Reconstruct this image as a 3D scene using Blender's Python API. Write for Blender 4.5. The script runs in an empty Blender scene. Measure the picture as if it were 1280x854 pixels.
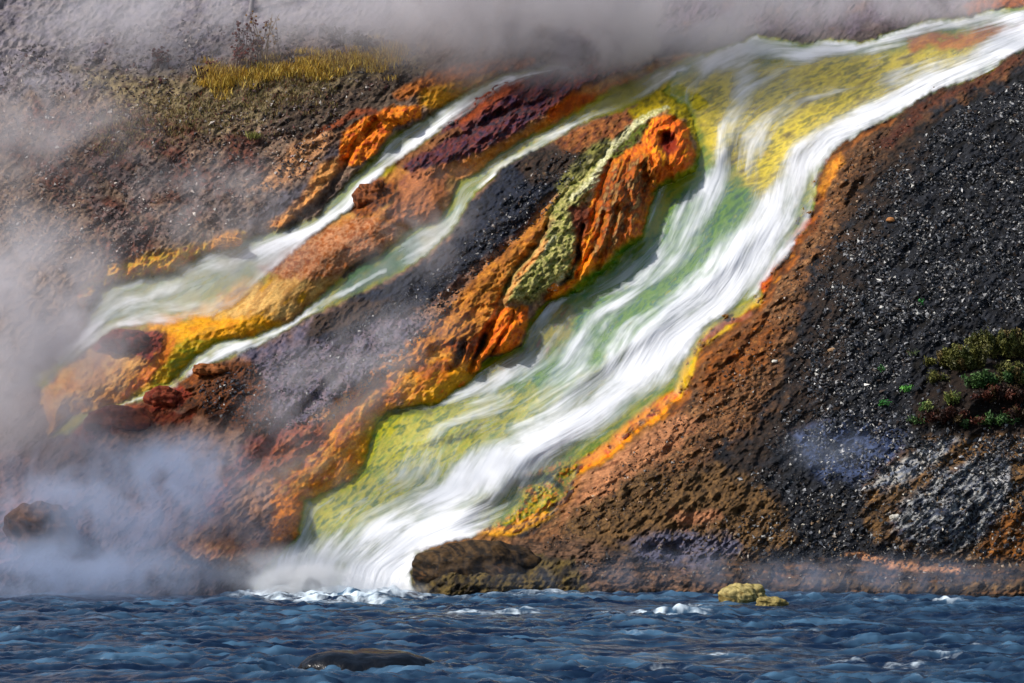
import bpy, math, random
import numpy as np
from mathutils import Vector

random.seed(7)
rng = np.random.default_rng(7)
S = bpy.context.scene
COL = S.collection

# ------------------------------------------------------------------ camera
F = 3011.0                      # focal length in photo pixels (1280 wide)
CAM = np.array([0.0, 0.0, 3.7])
PITCH = math.atan(133 / F)
FW = np.array([0, math.cos(PITCH), math.sin(PITCH)])
UP = np.array([0, -math.sin(PITCH), math.cos(PITCH)])
cam_d = bpy.data.cameras.new('camera')
cam_d.sensor_width = 36
cam_d.lens = 36 * F / 1280
cam_d.clip_start = 0.5
cam_d.clip_end = 3000
cam = bpy.data.objects.new('camera', cam_d)
COL.objects.link(cam)
cam.location = CAM
cam.rotation_euler = (math.pi / 2 + PITCH, 0, 0)
S.camera = cam


def project(x, y, z):
    dy = y
    dz = z - CAM[2]
    d = dy * FW[1] + dz * FW[2]
    u = dy * UP[1] + dz * UP[2]
    return 640 + F * x / d, 427 - F * u / d


def ray(px, py):
    a = (np.asarray(px, float) - 640) / F
    b = (427 - np.asarray(py, float)) / F
    return a, FW[1] + b * UP[1], FW[2] + b * UP[2]

# the hillside: a slope y = Y0 + K*z, relief H leans out of it towards -Y
Y0, K = 61.3, 1.19

# ------------------------------------------------------------------ noise
def _perm(seed):
    r = np.random.default_rng(seed)
    p = r.permutation(256).astype(np.int32)
    ang = r.random(256) * 2 * np.pi
    return np.concatenate([p, p]), np.cos(ang).astype(np.float32), np.sin(ang).astype(np.float32)


def perlin(x, y, seed=0):
    p, gx, gy = _perm(seed)
    x = np.asarray(x, np.float32)
    y = np.asarray(y, np.float32)
    xi = np.floor(x).astype(np.int32)
    yi = np.floor(y).astype(np.int32)
    xf = x - xi
    yf = y - yi
    u = xf * xf * xf * (xf * (xf * 6 - 15) + 10)
    v = yf * yf * yf * (yf * (yf * 6 - 15) + 10)
    x0 = xi & 255
    x1 = (xi + 1) & 255
    y0 = yi & 255
    y1 = (yi + 1) & 255

    def g(a, b, fx, fy):
        h = p[p[a] + b]
        return gx[h] * fx + gy[h] * fy
    n00 = g(x0, y0, xf, yf)
    n10 = g(x1, y0, xf - 1, yf)
    n01 = g(x0, y1, xf, yf - 1)
    n11 = g(x1, y1, xf - 1, yf - 1)
    a = n00 + u * (n10 - n00)
    b = n01 + u * (n11 - n01)
    return (a + v * (b - a)) * 1.5


def fbm(x, y, octs=4, seed=0, gain=0.5, ridged=False):
    s = 0
    a = 1.0
    t = 0
    for o in range(octs):
        n = perlin(x * 2 ** o + 17.3 * o, y * 2 ** o - 9.1 * o, seed + o)
        if ridged:
            n = 1 - 2 * np.abs(n)
        s = s + a * n
        t += a
        a *= gain
    return s / t


def sm(a, b, x):
    t = np.clip((x - a) / (b - a), 0, 1)
    return t * t * (3 - 2 * t)

# ------------------------------------------------------------------ survey maps of the slope
X0, X1, YT, YB = -260, 1540, -200, 800
W_, H_ = X1 - X0, YB - YT
PX, PY = np.meshgrid(np.arange(X0, X1, dtype=np.float32), np.arange(YT, YB, dtype=np.float32))
_w1 = fbm(PX / 70, PY / 70, 4, 11)
_w2 = fbm(PX / 70, PY / 70, 4, 23)
_w3 = fbm(PX / 9, PY / 9, 3, 31)
_w4 = fbm(PX / 9, PY / 9, 3, 43)
WX = PX + 9 * _w1 + 3.0 * _w3
WY = PY + 9 * _w2 + 3.0 * _w4
# directions along / across the fall of the water (down and to the left)
AX, AY = -0.77, 0.64
UF = PX * AX + PY * AY
VF = -PX * AY + PY * AX


def box(pts, m):
    xs = [p[0] for p in pts]
    ys = [p[1] for p in pts]
    a = int(max(0, min(xs) - m - X0))
    b = int(min(W_, max(xs) + m - X0))
    c = int(max(0, min(ys) - m - YT))
    d = int(min(H_, max(ys) + m - YT))
    return slice(c, d), slice(a, b)


def sdf(pts, m=60, warp=1.0):
    """signed distance (positive inside) of the polygon in its box"""
    sl = box(pts, m)
    x = PX[sl] + (WX[sl] - PX[sl]) * warp
    y = PY[sl] + (WY[sl] - PY[sl]) * warp
    dmin = np.full(x.shape, 1e9, np.float32)
    ins = np.zeros(x.shape, bool)
    n = len(pts)
    for i in range(n):
        ax, ay = pts[i]
        bx, by = pts[(i + 1) % n]
        ex, ey = bx - ax, by - ay
        L = ex * ex + ey * ey + 1e-6
        t = np.clip(((x - ax) * ex + (y - ay) * ey) / L, 0, 1)
        d = (x - ax - t * ex) ** 2 + (y - ay - t * ey) ** 2
        dmin = np.minimum(dmin, d)
        c = ((ay > y) != (by > y)) & (x < ex * (y - ay) / (by - ay + 1e-9) + ax)
        ins ^= c
    d = np.sqrt(dmin)
    return sl, np.where(ins, d, -d)


def sline(pts, wid, warp=1.0, m=None):
    """0..1 falloff round a polyline with a width at each point"""
    if not hasattr(wid, '__len__'):
        wid = [wid] * len(pts)
    sl = box(pts, (m or max(wid) * 2.5) + 12)
    x = PX[sl] + (WX[sl] - PX[sl]) * warp
    y = PY[sl] + (WY[sl] - PY[sl]) * warp
    best = np.full(x.shape, 1e9, np.float32)
    for i in range(len(pts) - 1):
        ax, ay = pts[i]
        bx, by = pts[i + 1]
        ex, ey = bx - ax, by - ay
        L = ex * ex + ey * ey + 1e-6
        t = np.clip(((x - ax) * ex + (y - ay) * ey) / L, 0, 1)
        w = wid[i] + (wid[i + 1] - wid[i]) * t
        d = np.sqrt((x - ax - t * ex) ** 2 + (y - ay - t * ey) ** 2) / w
        best = np.minimum(best, d)
    return sl, best


def hexc(h, k=0.9):
    h = h.lstrip('#')
    c = np.array([int(h[i:i + 2], 16) / 255 for i in (0, 2, 4)])
    c = np.where(c < 0.04045, c / 12.92, ((c + 0.055) / 1.055) ** 2.4)
    return (c * k).astype(np.float32)


def ramp(cols, n):
    """mix a list of colours by noise n (about -1..1)"""
    cs = np.array([hexc(c) for c in cols])
    if len(cs) == 1:
        return np.broadcast_to(cs[0], n.shape + (3,))
    t = np.clip(0.5 + 1.05 * n, 0, 0.9999) * (len(cs) - 1)
    i = t.astype(int)
    f = (t - i)[..., None]
    f = f * f * (3 - 2 * f)
    return cs[i] * (1 - f) + cs[i + 1] * f


ALB = np.zeros((H_, W_, 3), np.float32)
HT = np.zeros((H_, W_), np.float32)      # relief, metres towards the river
RG = np.full((H_, W_), 0.5, np.float32)  # how craggy
WET = np.zeros((H_, W_), np.float32)
_sd = [100]


def nz(sl, scale, stretch=1.0, ang=None, octs=4, ridged=False):
    _sd[0] += 7
    if stretch == 1.0 and ang is None:
        return fbm(PX[sl] / scale, PY[sl] / scale, octs, _sd[0], 0.6, ridged)
    if ang is None:
        u, v = UF[sl], VF[sl]
    else:
        a = math.radians(ang)
        u = PX[sl] * math.cos(a) + PY[sl] * math.sin(a)
        v = -PX[sl] * math.sin(a) + PY[sl] * math.cos(a)
    return fbm(u / (scale * stretch), v / scale, octs, _sd[0], 0.6, ridged)


BRK = fbm(PX / 16, PY / 13, 4, 71, .62)
BRK2 = fbm(UF / 60, VF / 22, 3, 83, .6)


def paint(pts, cols, f=6, a=1.0, sc=14, st=2.0, ang=None, patch=0, warp=1.0, rough=None, wet=None, octs=4, br=None):
    if br is None:
        br = f * 1.4
    sl, d = sdf(pts, 30 + f * 2 + br, warp)
    d = d + br * (BRK[sl] + .8 * BRK2[sl])
    m = sm(-f, f, d) * a
    if patch:
        m = m * sm(0.15 - patch * 0.4, 0.35, nz(sl, patch and 26, 1.6, ang) + 0.15)
    c = ramp(cols, nz(sl, sc, st, ang, octs))
    ALB[sl] = ALB[sl] * (1 - m[..., None]) + c * m[..., None]
    if rough is not None:
        RG[sl] = RG[sl] * (1 - m) + rough * m
    if wet is not None:
        WET[sl] = WET[sl] * (1 - m) + wet * m


def streak(pts, wid, cols, a=1.0, sc=8, st=2.0, ang=None, soft=0.5, warp=1.0, wet=None, rough=None):
    sl, d = sline(pts, wid, warp)
    m = (1 - sm(1 - soft, 1 + soft, d)) * a
    c = ramp(cols, nz(sl, sc, st, ang))
    ALB[sl] = ALB[sl] * (1 - m[..., None]) + c * m[..., None]
    if wet is not None:
        WET[sl] = WET[sl] * (1 - m) + wet * m
    if rough is not None:
        RG[sl] = RG[sl] * (1 - m) + rough * m


def dome(pts, h, r, warp=1.0):
    sl, d = sdf(pts, 20, warp)
    dd = np.maximum(d, 0)
    HT[sl] += h * (1 - np.exp(-dd / r)).astype(np.float32)


def bump(x, y, rx, ry, h, ang=0):
    m = 3 * max(rx, ry)
    sl = box([(x - m, y - m), (x + m, y + m)], 0)
    a = math.radians(ang)
    dx = WX[sl] - x
    dy = WY[sl] - y
    u = (dx * math.cos(a) + dy * math.sin(a)) / rx
    v = (-dx * math.sin(a) + dy * math.cos(a)) / ry
    HT[sl] += h * np.exp(-(u * u + v * v)).astype(np.float32)


# banks of the streams -------------------------------------------------
A_L = [(700, 78), (640, 90), (590, 108), (545, 140), (505, 160), (485, 180), (465, 205), (440, 222), (412, 250), (395, 272), (360, 283), (310, 298), (265, 314), (215, 338), (170, 345), (130, 360), (110, 390), (92, 420), (30, 470)]
A_R = [(720, 84), (660, 98), (610, 122), (575, 150), (548, 168), (501, 202), (471, 221), (452, 245), (437, 264), (404, 284), (380, 304), (345, 334), (312, 368), (268, 396), (220, 406), (180, 410), (142, 416), (104, 434), (50, 490)]
B_L = [(875, 66), (824, 86), (775, 110), (726, 140), (662, 167), (632, 187), (602, 208), (571, 225), (561, 255), (548, 277), (512, 288), (478, 314), (431, 340), (405, 366), (360, 404), (320, 418), (270, 430), (240, 452), (212, 479), (176, 497), (150, 505), (92, 520), (60, 545)]
B_R = [(885, 74), (848, 90), (812, 120), (775, 139), (730, 155), (690, 176), (662, 191), (627, 212), (594, 240), (574, 277), (557, 298), (532, 320), (480, 352), (446, 371), (382, 398), (349, 420), (315, 436), (272, 455), (229, 473), (220, 486), (186, 503), (135, 512), (95, 540)]
M_L = [(1300, 0), (1272, 8), (1242, 14), (1205, 20), (1167, 26), (1130, 36), (1092, 48), (1044, 53), (1002, 55), (965, 48), (946, 42), (927, 51), (897, 60), (875, 71), (845, 86), (826, 112), (856, 132), (868, 160), (872, 190), (866, 212), (845, 227), (826, 236), (811, 257), (800, 292), (775, 329), (752, 342), (737, 359), (711, 368), (685, 378), (662, 404), (655, 437), (612, 447), (599, 467), (565, 492), (545, 507), (486, 514), (471, 535), (460, 572), (437, 600), (380, 626), (372, 668), (340, 700), (320, 730), (310, 770)]
M_R = [(1300, 52), (1280, 62), (1257, 75), (1235, 92), (1201, 103), (1171, 116), (1137, 135), (1107, 154), (1089, 165), (1055, 180), (1040, 191), (1029, 210), (1021, 229), (1023, 247), (1015, 277), (995, 300), (984, 319), (965, 347), (954, 361), (952, 382), (927, 394), (894, 420), (875, 441), (856, 471), (850, 496), (822, 526), (786, 545), (767, 565), (730, 585), (715, 619), (690, 644), (640, 670), (560, 678), (520, 694), (514, 715), (518, 745), (520, 770)]
T = X1 - 5
mound = M_R[::1] + [(600, 790), (T, 790), (T, -60)]
ridgeAB = A_R + [(60, 540)] + B_L[::-1]
ridgeC = [(90, 545)] + B_R[::-1] + [(845, 86), (826, 112)] + M_L[16:] + [(300, 790), (-250, 790), (-250, 600), (40, 560)]
hillA = [(-255, 790), (-255, -195), (700, -195), (700, 78)] + A_L[1:]
main = M_L + M_R[::-1]

# ---- relief
dome(hillA, 0.9, 30)
dome(ridgeAB, 1.0, 28)
dome(ridgeC, 1.5, 40)
dome(mound, 1.9, 45)
back = [(700, -195), (700, 70), (880, 62), (946, 36), (1040, 46), (1140, 28), (1300, -6), (T, -60), (T, -195)]
dome(back, -0.5, 30)
orange = [(764, 202), (782, 187), (805, 180), (812, 152), (831, 143), (857, 152), (864, 185), (866, 212), (846, 226), (822, 242), (809, 260), (801, 292), (782, 318), (760, 338), (730, 357), (700, 372), (683, 377), (689, 360), (717, 353), (724, 325), (719, 299), (738, 278), (739, 252), (752, 225)]
moss = [(700, 240), (720, 215), (745, 190), (760, 205), (750, 235), (737, 255), (730, 285), (722, 318), (719, 342), (696, 357), (677, 376), (625, 384), (630, 359), (660, 321), (683, 282)]
low1 = [(622, 388), (659, 384), (661, 407), (647, 439), (612, 443), (602, 466), (582, 466), (586, 445), (602, 422), (610, 407)]
low2 = [(556, 424), (584, 420), (590, 436), (578, 456), (560, 462), (548, 448)]
dome(orange, 0.75, 16)
dome(moss, 0.35, 18)
dome(low1, 0.4, 10)
dome(low2, 0.3, 8)
bump(834, 178, 8, 12, -1.15, -20)
bump(812, 200, 16, 14, 0.25)
bump(775, 250, 22, 30, 0.3, 20)
bump(742, 300, 9, 26, -0.3, 20)
bump(790, 290, 8, 22, 0.25, 30)
bump(606, 430, 5, 22, -0.35, 25)
bump(572, 440, 4, 18, -0.3, 20)
ledge = [(516, 690), (560, 676), (640, 668), (700, 660), (760, 668), (820, 690), (900, 700), (1000, 705), (1300, 705), (T, 705), (T, 790), (516, 790)]
dome(ledge, 0.75, 9)
strata2 = [(700, 715), (820, 712), (960, 722), (T, 724), (T, 790), (690, 790)]
dome(strata2, 0.35, 5)
# soft hollows under the mound and steps in the cascade bed
for (x, y, rx, ry, h, a) in [(905, 330, 60, 12, 0.35, -40), (800, 420, 70, 12, 0.35, -40), (640, 590, 90, 16, 0.5, -40), (900, 190, 30, 12, 0.35, -50), (940, 62, 40, 12, 0.45, 0), (1000, 180, 50, 14, 0.3, -45),
                             (720, 480, 60, 12, 0.3, -35), (560, 540, 50, 12, 0.3, -20), (690, 620, 22, 30, 0.2, 20), (845, 95, 26, 14, 0.5, -35), (860, 110, 30, 24, 0.5, -20),
                             (470, 240, 24, 18, 0.55, -30), (460, 150, 30, 14, 0.5, -30), (505, 140, 20, 12, 0.35, -10), (480, 170, 12, 18, 0.35, 30), (150, 425, 40, 9, 0.5, -10), (205, 498, 22, 13, 0.45, -15), (140, 525, 50, 13, 0.6, -12), (255, 465, 22, 9, 0.35, -25),
                             (620, 120, 30, 14, 0.5, -30), (760, 90, 60, 12, 0.4, -15), (640, 250, 60, 30, 0.5, -40), (55, 655, 40, 40, 1.0, 0), (270, 695, 50, 12, 0.6, 10), (360, 640, 22, 26, 0.5, 0),
                             (1180, 640, 80, 30, 0.5, -25), (1230, 490, 80, 30, 0.7, -20), (1060, 560, 70, 22, -0.3, -30), (1040, 215, 16, 22, 0.4, 0), (880, 460, 30, 20, 0.3, -40), (910, 420, 24, 16, 0.3, -30)]:
    bump(x, y, rx, ry, h, a)

def groove(pts, w, h, warp=1.0):
    sl, d = sline(pts, w, warp)
    HT[sl] -= (h * np.exp(-d * d * 1.5)).astype(np.float32)


for pl, w, h in [([(762, 204), (756, 228), (746, 256), (741, 280)], 4, .4), ([(729, 284), (724, 305), (719, 330), (706, 352)], 4, .45), ([(790, 196), (783, 222), (788, 250), (778, 285)], 5, .25),
                 ([(806, 206), (812, 228), (800, 252)], 5, .3), ([(772, 262), (764, 300), (748, 336)], 5, .3), ([(757, 270), (744, 310), (722, 346)], 4, .3), ([(760, 186), (735, 215), (705, 245), (680, 285)], 4, .35),
                 ([(680, 285), (655, 322), (632, 358), (618, 386)], 4, .35), ([(625, 385), (605, 420), (598, 445), (588, 462)], 5, .4), ([(640, 392), (630, 420), (616, 442)], 3, .3), ([(580, 424), (572, 446), (560, 462)], 4, .35),
                 ([(845, 150), (822, 160), (812, 182), (818, 206)], 4, .3), ([(700, 240), (650, 292), (610, 335), (560, 372)], 7, .25), ([(560, 180), (610, 150), (690, 118)], 6, .3), ([(500, 206), (470, 240), (440, 262)], 5, .2),
                 ([(330, 470), (300, 500), (280, 540)], 7, .3), ([(440, 440), (400, 490), (350, 540), (300, 600)], 10, .3), ([(480, 470), (430, 520), (370, 580)], 8, .25),
                 ([(1030, 250), (1060, 260), (1080, 230)], 6, .25), ([(960, 400), (930, 440), (890, 480)], 7, .25), ([(880, 520), (830, 570), (760, 610)], 6, .2), ([(430, 205), (405, 245), (360, 285)], 6, .35), ([(470, 150), (450, 178), (430, 210)], 4, .35)]:
    groove(pl, w, h)

sl, d = sdf(mound, 20)
HT[sl] += (sm(20, 90, d) * .22 * fbm((PX[sl] * .85 + PY[sl] * .5) / 42, (PY[sl] * .85 - PX[sl] * .5) / 210, 4, 431, .55)).astype(np.float32)

# ---- base colours
sl_all = (slice(0, H_), slice(0, W_))
ALB[:] = ramp(['#3a2f30', '#54484a', '#6a5c58', '#4a3834'], nz(sl_all, 22, 2.0))
paint(hillA, ['#2c201c', '#5c463a', '#7c6654', '#4c3228', '#947c66'], 8, sc=9, st=1.6, rough=0.8, octs=5)
paint(back, ['#4c3d46', '#665863', '#594a50', '#7a5a50'], 10, sc=22, st=1.5, rough=0.7)
paint(ridgeAB, ['#946034', '#b47c42', '#c49458', '#84502c'], 4, rough=0.3, wet=0.3)
paint(ridgeC, ['#5e4a48', '#80604e', '#9a7258', '#4a3a3c'], 4, rough=0.8, wet=0.2)
paint(mound, ['#060608', '#101116', '#22242a', '#0a090a', '#181410'], 3, sc=16, st=1.5, rough=0.75, octs=6)
# left hill
paint([(-250, -190), (380, -190), (500, 0), (470, 60), (300, 60), (200, 110), (60, 120), (-250, 130)], ['#55505a', '#6e6770', '#7d7474', '#4c4048'], 16, sc=8, st=2.5, ang=-5)
paint([(90, 90), (260, 95), (420, 80), (520, 66), (540, 96), (460, 112), (360, 150), (250, 165), (150, 130)], ['#5c4e3c', '#7c6c50', '#8c7c5c', '#4e4034', '#6c5c4c'], 16, sc=6, st=2.5, ang=-8)
paint([(40, 130), (150, 140), (330, 170), (330, 230), (240, 280), (170, 330), (120, 330), (60, 240), (0, 180)], ['#4a1c16', '#2a1614', '#6c3a2c', '#3a2622'], 10, .85, sc=6, st=2, ang=35, patch=0.6)
paint([(120, 180), (280, 200), (380, 210), (300, 290), (160, 310), (100, 240)], ['#5a4c4c', '#6d6260', '#413438'], 14, .7, sc=7, st=2, ang=30, patch=0.5)
paint([(345, 130), (430, 105), (500, 85), (545, 92), (520, 120), (460, 150), (430, 175), (380, 185), (330, 160)], ['#16100f', '#33261f', '#5a4a3c', '#1a1412', '#7a6a58'], 7, sc=5, st=2.5, rough=1.1, octs=5)
paint([(395, 168), (420, 172), (385, 215), (350, 235), (310, 240), (345, 205)], ['#c09068', '#a87850', '#8a5c40'], 7, sc=6, st=3)
paint([(430, 178), (440, 190), (400, 240), (345, 275), (290, 290), (330, 255), (390, 215)], ['#2a2c34', '#454450', '#1c1c22'], 7, .9, sc=6, st=3)
streak([(436, 198), (408, 213), (392, 232), (380, 252), (362, 268), (335, 284)], [7, 9, 9, 7, 6, 5], ['#b87030', '#c88c50', '#8a5428'], sc=6)
paint([(428, 176), (436, 160), (462, 145), (500, 132), (528, 132), (522, 146), (494, 158), (482, 176), (462, 200), (438, 208), (426, 196)], ['#7a2c0a', '#d07010', '#e08a18', '#9a4208', '#c06018'], 3, sc=7, st=1.6, rough=0.9, wet=.5)
streak([(470, 140), (440, 142), (400, 170)], [4, 5, 4], ['#5a2814', '#7c3c1c'])
paint([(520, 108), (560, 92), (620, 90), (640, 100), (600, 116), (560, 132), (530, 132)], ['#9a8420', '#b07a28', '#c08c40', '#7a7020'], 7, sc=8, st=2, wet=.4)
streak([(500, 118), (540, 96), (600, 84), (660, 78)], [7, 9, 8, 6], ['#8a4a24', '#a8642c', '#6a3420'])
streak([(300, 298), (260, 312), (220, 322), (180, 330), (140, 342), (112, 362), (104, 380)], [8, 10, 15, 13, 10, 8, 6], ['#a05a1c', '#c0842c', '#b09030', '#7a3c18'], sc=7, wet=.4)
bump(285, 300, 16, 9, 0.4)
streak([(290, 300), (278, 303)], 11, ['#c88420', '#a0641a'])
streak([(128, 365), (116, 392)], [9, 9], ['#1f2a1c', '#46431a'])
# beds of stream A
bedA = A_L + A_R[::-1]
paint(bedA, ['#5c6a50', '#7a8262', '#8a8448', '#4c5c58'], 4, br=1, sc=7, st=5, rough=.12, wet=1)
streak([(500, 168), (470, 205), (430, 250)], [6, 8, 10], ['#8a8c20', '#5c6c30'], a=.7, st=4)
streak([(560, 160), (530, 182), (480, 214)], 6, ['#8f8320', '#a08c28'], a=.8)
streak([(350, 330), (310, 362), (262, 388), (205, 402), (150, 410)], [9, 14, 17, 12, 8], ['#b08a34', '#948a38', '#a87c40'], a=.8)
# ridge AB
paint([(560, 150), (590, 118), (640, 100), (700, 80), (770, 74), (840, 74), (790, 92), (730, 112), (690, 140), (650, 168), (600, 192), (560, 208), (515, 222), (500, 205), (540, 175)], ['#17141f', '#3a2338', '#5e2b26', '#20202e', '#7a4030'], 6, sc=8, st=2.4, rough=1.2)
streak([(575, 148), (610, 124), (650, 104)], [8, 9, 6], ['#6a2818', '#8a4020', '#3a1c18'])
streak([(500, 205), (540, 182), (570, 165)], 5, ['#8a5a38', '#5a3420'])
paint([(555, 210), (600, 190), (650, 164), (700, 134), (780, 100), (850, 72), (862, 76), (790, 104), (728, 140), (664, 167), (604, 208), (570, 226)], ['#b06428', '#cc8444', '#c08050', '#9a5a30'], 5, sc=8, st=3)
streak([(690, 143), (720, 130), (740, 128), (725, 143)], [7, 10, 8, 6], ['#c8680c', '#a84c0c'])
paint([(436, 265), (444, 236), (465, 222), (495, 224), (500, 240), (480, 262), (450, 278)], ['#3c1e10', '#62341a', '#8a4c20', '#1c100c'], 4, sc=8, rough=.7)
paint([(500, 218), (560, 208), (562, 250), (540, 280), (505, 286), (480, 270)], ['#8a5236', '#aa6c44', '#84503c'], 6, sc=9)
paint([(378, 292), (440, 272), (490, 275), (500, 290), (470, 318), (430, 338), (400, 360), (350, 352), (325, 335)], ['#743612', '#96562c', '#b48260', '#8a4a24', '#a87c5c'], 5, sc=8, st=1.5, ang=-5)
paint([(300, 352), (370, 345), (415, 350), (380, 385), (340, 410), (270, 412), (230, 398)], ['#c09050', '#cca468', '#a87c48', '#c08c30'], 8, rough=.2, sc=12, st=3)
paint([(170, 408), (240, 396), (330, 398), (360, 402), (320, 420), (262, 430), (205, 430), (190, 420)], ['#cc8424', '#dc9c38', '#c08c40'], 6, rough=.2, sc=8, st=3, ang=-5)
paint([(215, 428), (262, 424), (300, 424), (270, 440), (238, 458), (214, 482), (180, 496), (150, 500), (165, 480), (196, 455)], ['#a88c20', '#c09c20', '#8a8430', '#7c8048'], 4, sc=7, st=3, ang=-15, rough=.3, wet=.8)
streak([(213, 425), (200, 450), (178, 478), (156, 494)], [9, 9, 10, 7], ['#d08a18', '#b8681c', '#d89a20'], sc=6)
paint([(104, 430), (140, 414), (205, 414), (206, 432), (190, 452), (170, 450), (150, 438), (120, 434)], ['#2a0f0c', '#5e1c10', '#7c3420', '#3a1410'], 4, sc=7, rough=1.1)
# bed of stream B
bedB = B_L + B_R[::-1]
paint(bedB, ['#8a8a48', '#a09444', '#707c4c', '#a89a60'], 3, br=1, sc=6, st=5, rough=.12, wet=1)
paint([(720, 142), (775, 112), (840, 88), (830, 108), (790, 130), (735, 152)], ['#9a9220', '#b0a430', '#848024'], 5, sc=6, st=3, wet=.8)
paint([(570, 226), (600, 210), (600, 236), (580, 262), (565, 290), (540, 312), (555, 280), (562, 250)], ['#6c8048', '#8c8a30', '#50705c'], 4, sc=6, st=4)
paint([(478, 314), (530, 290), (525, 318), (482, 350), (446, 368), (420, 372), (432, 342)], ['#2c4c30', '#45603c', '#6c6c2c'], 4, sc=8, st=3)
streak([(470, 314), (446, 331), (428, 344)], 3, ['#302414', '#4c3818'])
# ridge C -------------------------------------------------------------
paint([(300, 440), (400, 395), (520, 390), (570, 400), (520, 450), (430, 520), (360, 560), (300, 560), (330, 500)], ['#393442', '#555060', '#6a5c64', '#473a40'], 10, sc=9, st=1.8, rough=.9)
brown = [(560, 380), (620, 320), (680, 262), (720, 225), (745, 205), (735, 235), (700, 262), (680, 290), (655, 330), (632, 362), (622, 388), (600, 420), (555, 440), (520, 470), (480, 500), (430, 530), (420, 510), (470, 460), (520, 420)]
paint(brown, ['#5c3418', '#9c602c', '#bc7c38', '#784620'], 6, sc=7, st=2.4, rough=1.0)
basalt = [(560, 300), (590, 250), (625, 214), (665, 184), (700, 176), (738, 190), (728, 214), (690, 246), (650, 285), (605, 325), (560, 360), (520, 385), (470, 405), (430, 425), (380, 424), (400, 395), (446, 372), (482, 353), (532, 322)]
paint(basalt, ['#06070b', '#10131c', '#1e2433', '#0a0b10', '#323a4c'], 5, sc=7, st=1.4, rough=1.2, octs=5)
paint([(640, 205), (700, 170), (750, 160), (740, 200), (700, 225), (665, 232)], ['#17110e', '#3a2a20', '#0c0a0a', '#54402c'], 6, sc=5, rough=1.4, octs=5)
paint([(395, 398), (440, 380), (485, 372), (470, 392), (420, 412), (385, 420)], ['#0c0a0c', '#3c2c20', '#181420'], 4, sc=4, rough=1.4)
paint([(688, 172), (740, 152), (800, 134), (834, 124), (812, 150), (788, 166), (760, 186), (735, 194), (705, 188)], ['#3c2018', '#6a3a20', '#8c5830', '#24140e'], 5, sc=6, st=2, rough=1.2)
paint([(786, 140), (812, 118), (845, 84), (880, 68), (908, 84), (905, 130), (892, 190), (872, 218), (866, 180), (856, 148), (830, 140), (800, 150)], ['#6c6404', '#9c8c0c', '#bca41a', '#847808', '#5a4e0a'], 4, sc=9, st=1.6, rough=.5, wet=.8)
paint([(770, 172), (800, 150), (822, 146), (812, 170), (790, 186), (766, 204), (750, 200)], ['#23260c', '#56601c', '#3a1c10', '#747a34'], 4, sc=5, st=2, rough=1.1)
paint(moss, ['#2c3014', '#565c26', '#7c7c40', '#b4aa70', '#444620', '#6a6c30'], 7, sc=5, st=1.4, rough=1.2, octs=5)
streak([(700, 236), (735, 196), (760, 178)], [5, 9, 6], ['#3c4018', '#74703c', '#2a2c14', '#a49c6c'])
for pl, w in [([(834, 134), (806, 146), (788, 160), (770, 178), (752, 200), (744, 222)], [3, 5, 4, 5, 4, 3]), ([(760, 190), (748, 212), (733, 232), (716, 250)], [3, 4, 5, 3]), ([(800, 152), (780, 168)], [3, 3]), ([(728, 284), (727, 300), (723, 318)], [3, 2.5, 2]), ([(690, 296), (672, 312)], [3, 3]), ([(704, 345), (690, 362)], [3, 4]), ([(738, 240), (748, 226)], 3)]:
    streak(pl, w, ['#b8b088', '#dcd8b4', '#8c8c50', '#e8e0c8'], a=.85, sc=3, st=1)
paint(orange, ['#6c2c08', '#c46410', '#ec8c10', '#a84c08', '#fcac24', '#8a4410'], 3, sc=13, st=2.0, ang=100, rough=.55, wet=.6, octs=5)
paint([(830, 146), (856, 154), (864, 190), (862, 212), (840, 226), (824, 236), (822, 214), (842, 200), (848, 176), (828, 160)], ['#ec8410', '#d4640c', '#f89c1c'], 4, sc=8, wet=.4)
paint([(735, 300), (748, 340), (728, 356), (702, 370), (690, 374), (694, 362), (718, 350)], ['#e87c10', '#f49a20', '#c85808'], 4, sc=7, wet=.6)
paint([(828, 166), (842, 166), (846, 184), (836, 196), (828, 184)], ['#5c1c06', '#8a3408'], 3)  # deep brown in the hollow, its shade painted into the colour
paint([(762, 206), (790, 192), (818, 204), (822, 232), (800, 262), (784, 300), (750, 330), (738, 300), (744, 262), (752, 228)], ['#6c4024', '#966438', '#a8581c', '#4c2c1c', '#a08058', '#7c4c28'], 9, .95, sc=10, st=2, ang=110, wet=.6)
paint([(716, 262), (736, 258), (738, 286), (726, 322), (716, 330), (722, 296)], ['#5a2c1c', '#7c4028', '#34180f'], 4, sc=5, st=3, ang=105, rough=1)
paint(low1, ['#8c3c08', '#cc6810', '#e0841c', '#5a2808'], 3, sc=6, st=2.5, ang=110, rough=1, wet=.5)
paint(low2, ['#c06410', '#4c2410', '#a4500c'], 4, sc=5, st=2, ang=110, rough=1)
streak([(604, 420), (598, 440), (590, 452)], [5, 4, 3], ['#1a0f0a', '#342014'], warp=.6)  # dark strokes along the crevices, shade painted as colour
streak([(575, 430), (566, 456)], [4, 3], ['#1a0f0a', '#342014'], warp=.6)  # second crevice, darkened in the same way by painted shade
streak([(678, 300), (650, 345), (632, 372), (612, 398)], [3, 4, 3, 3], ['#b87434', '#d8a468', '#a05418'])
paint([(525, 470), (560, 458), (604, 468), (568, 494), (540, 508), (500, 514), (505, 492)], ['#b07410', '#d09c18', '#b88a10', '#c86c10'], 5, sc=7, st=3, wet=.8, rough=.4)
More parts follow.
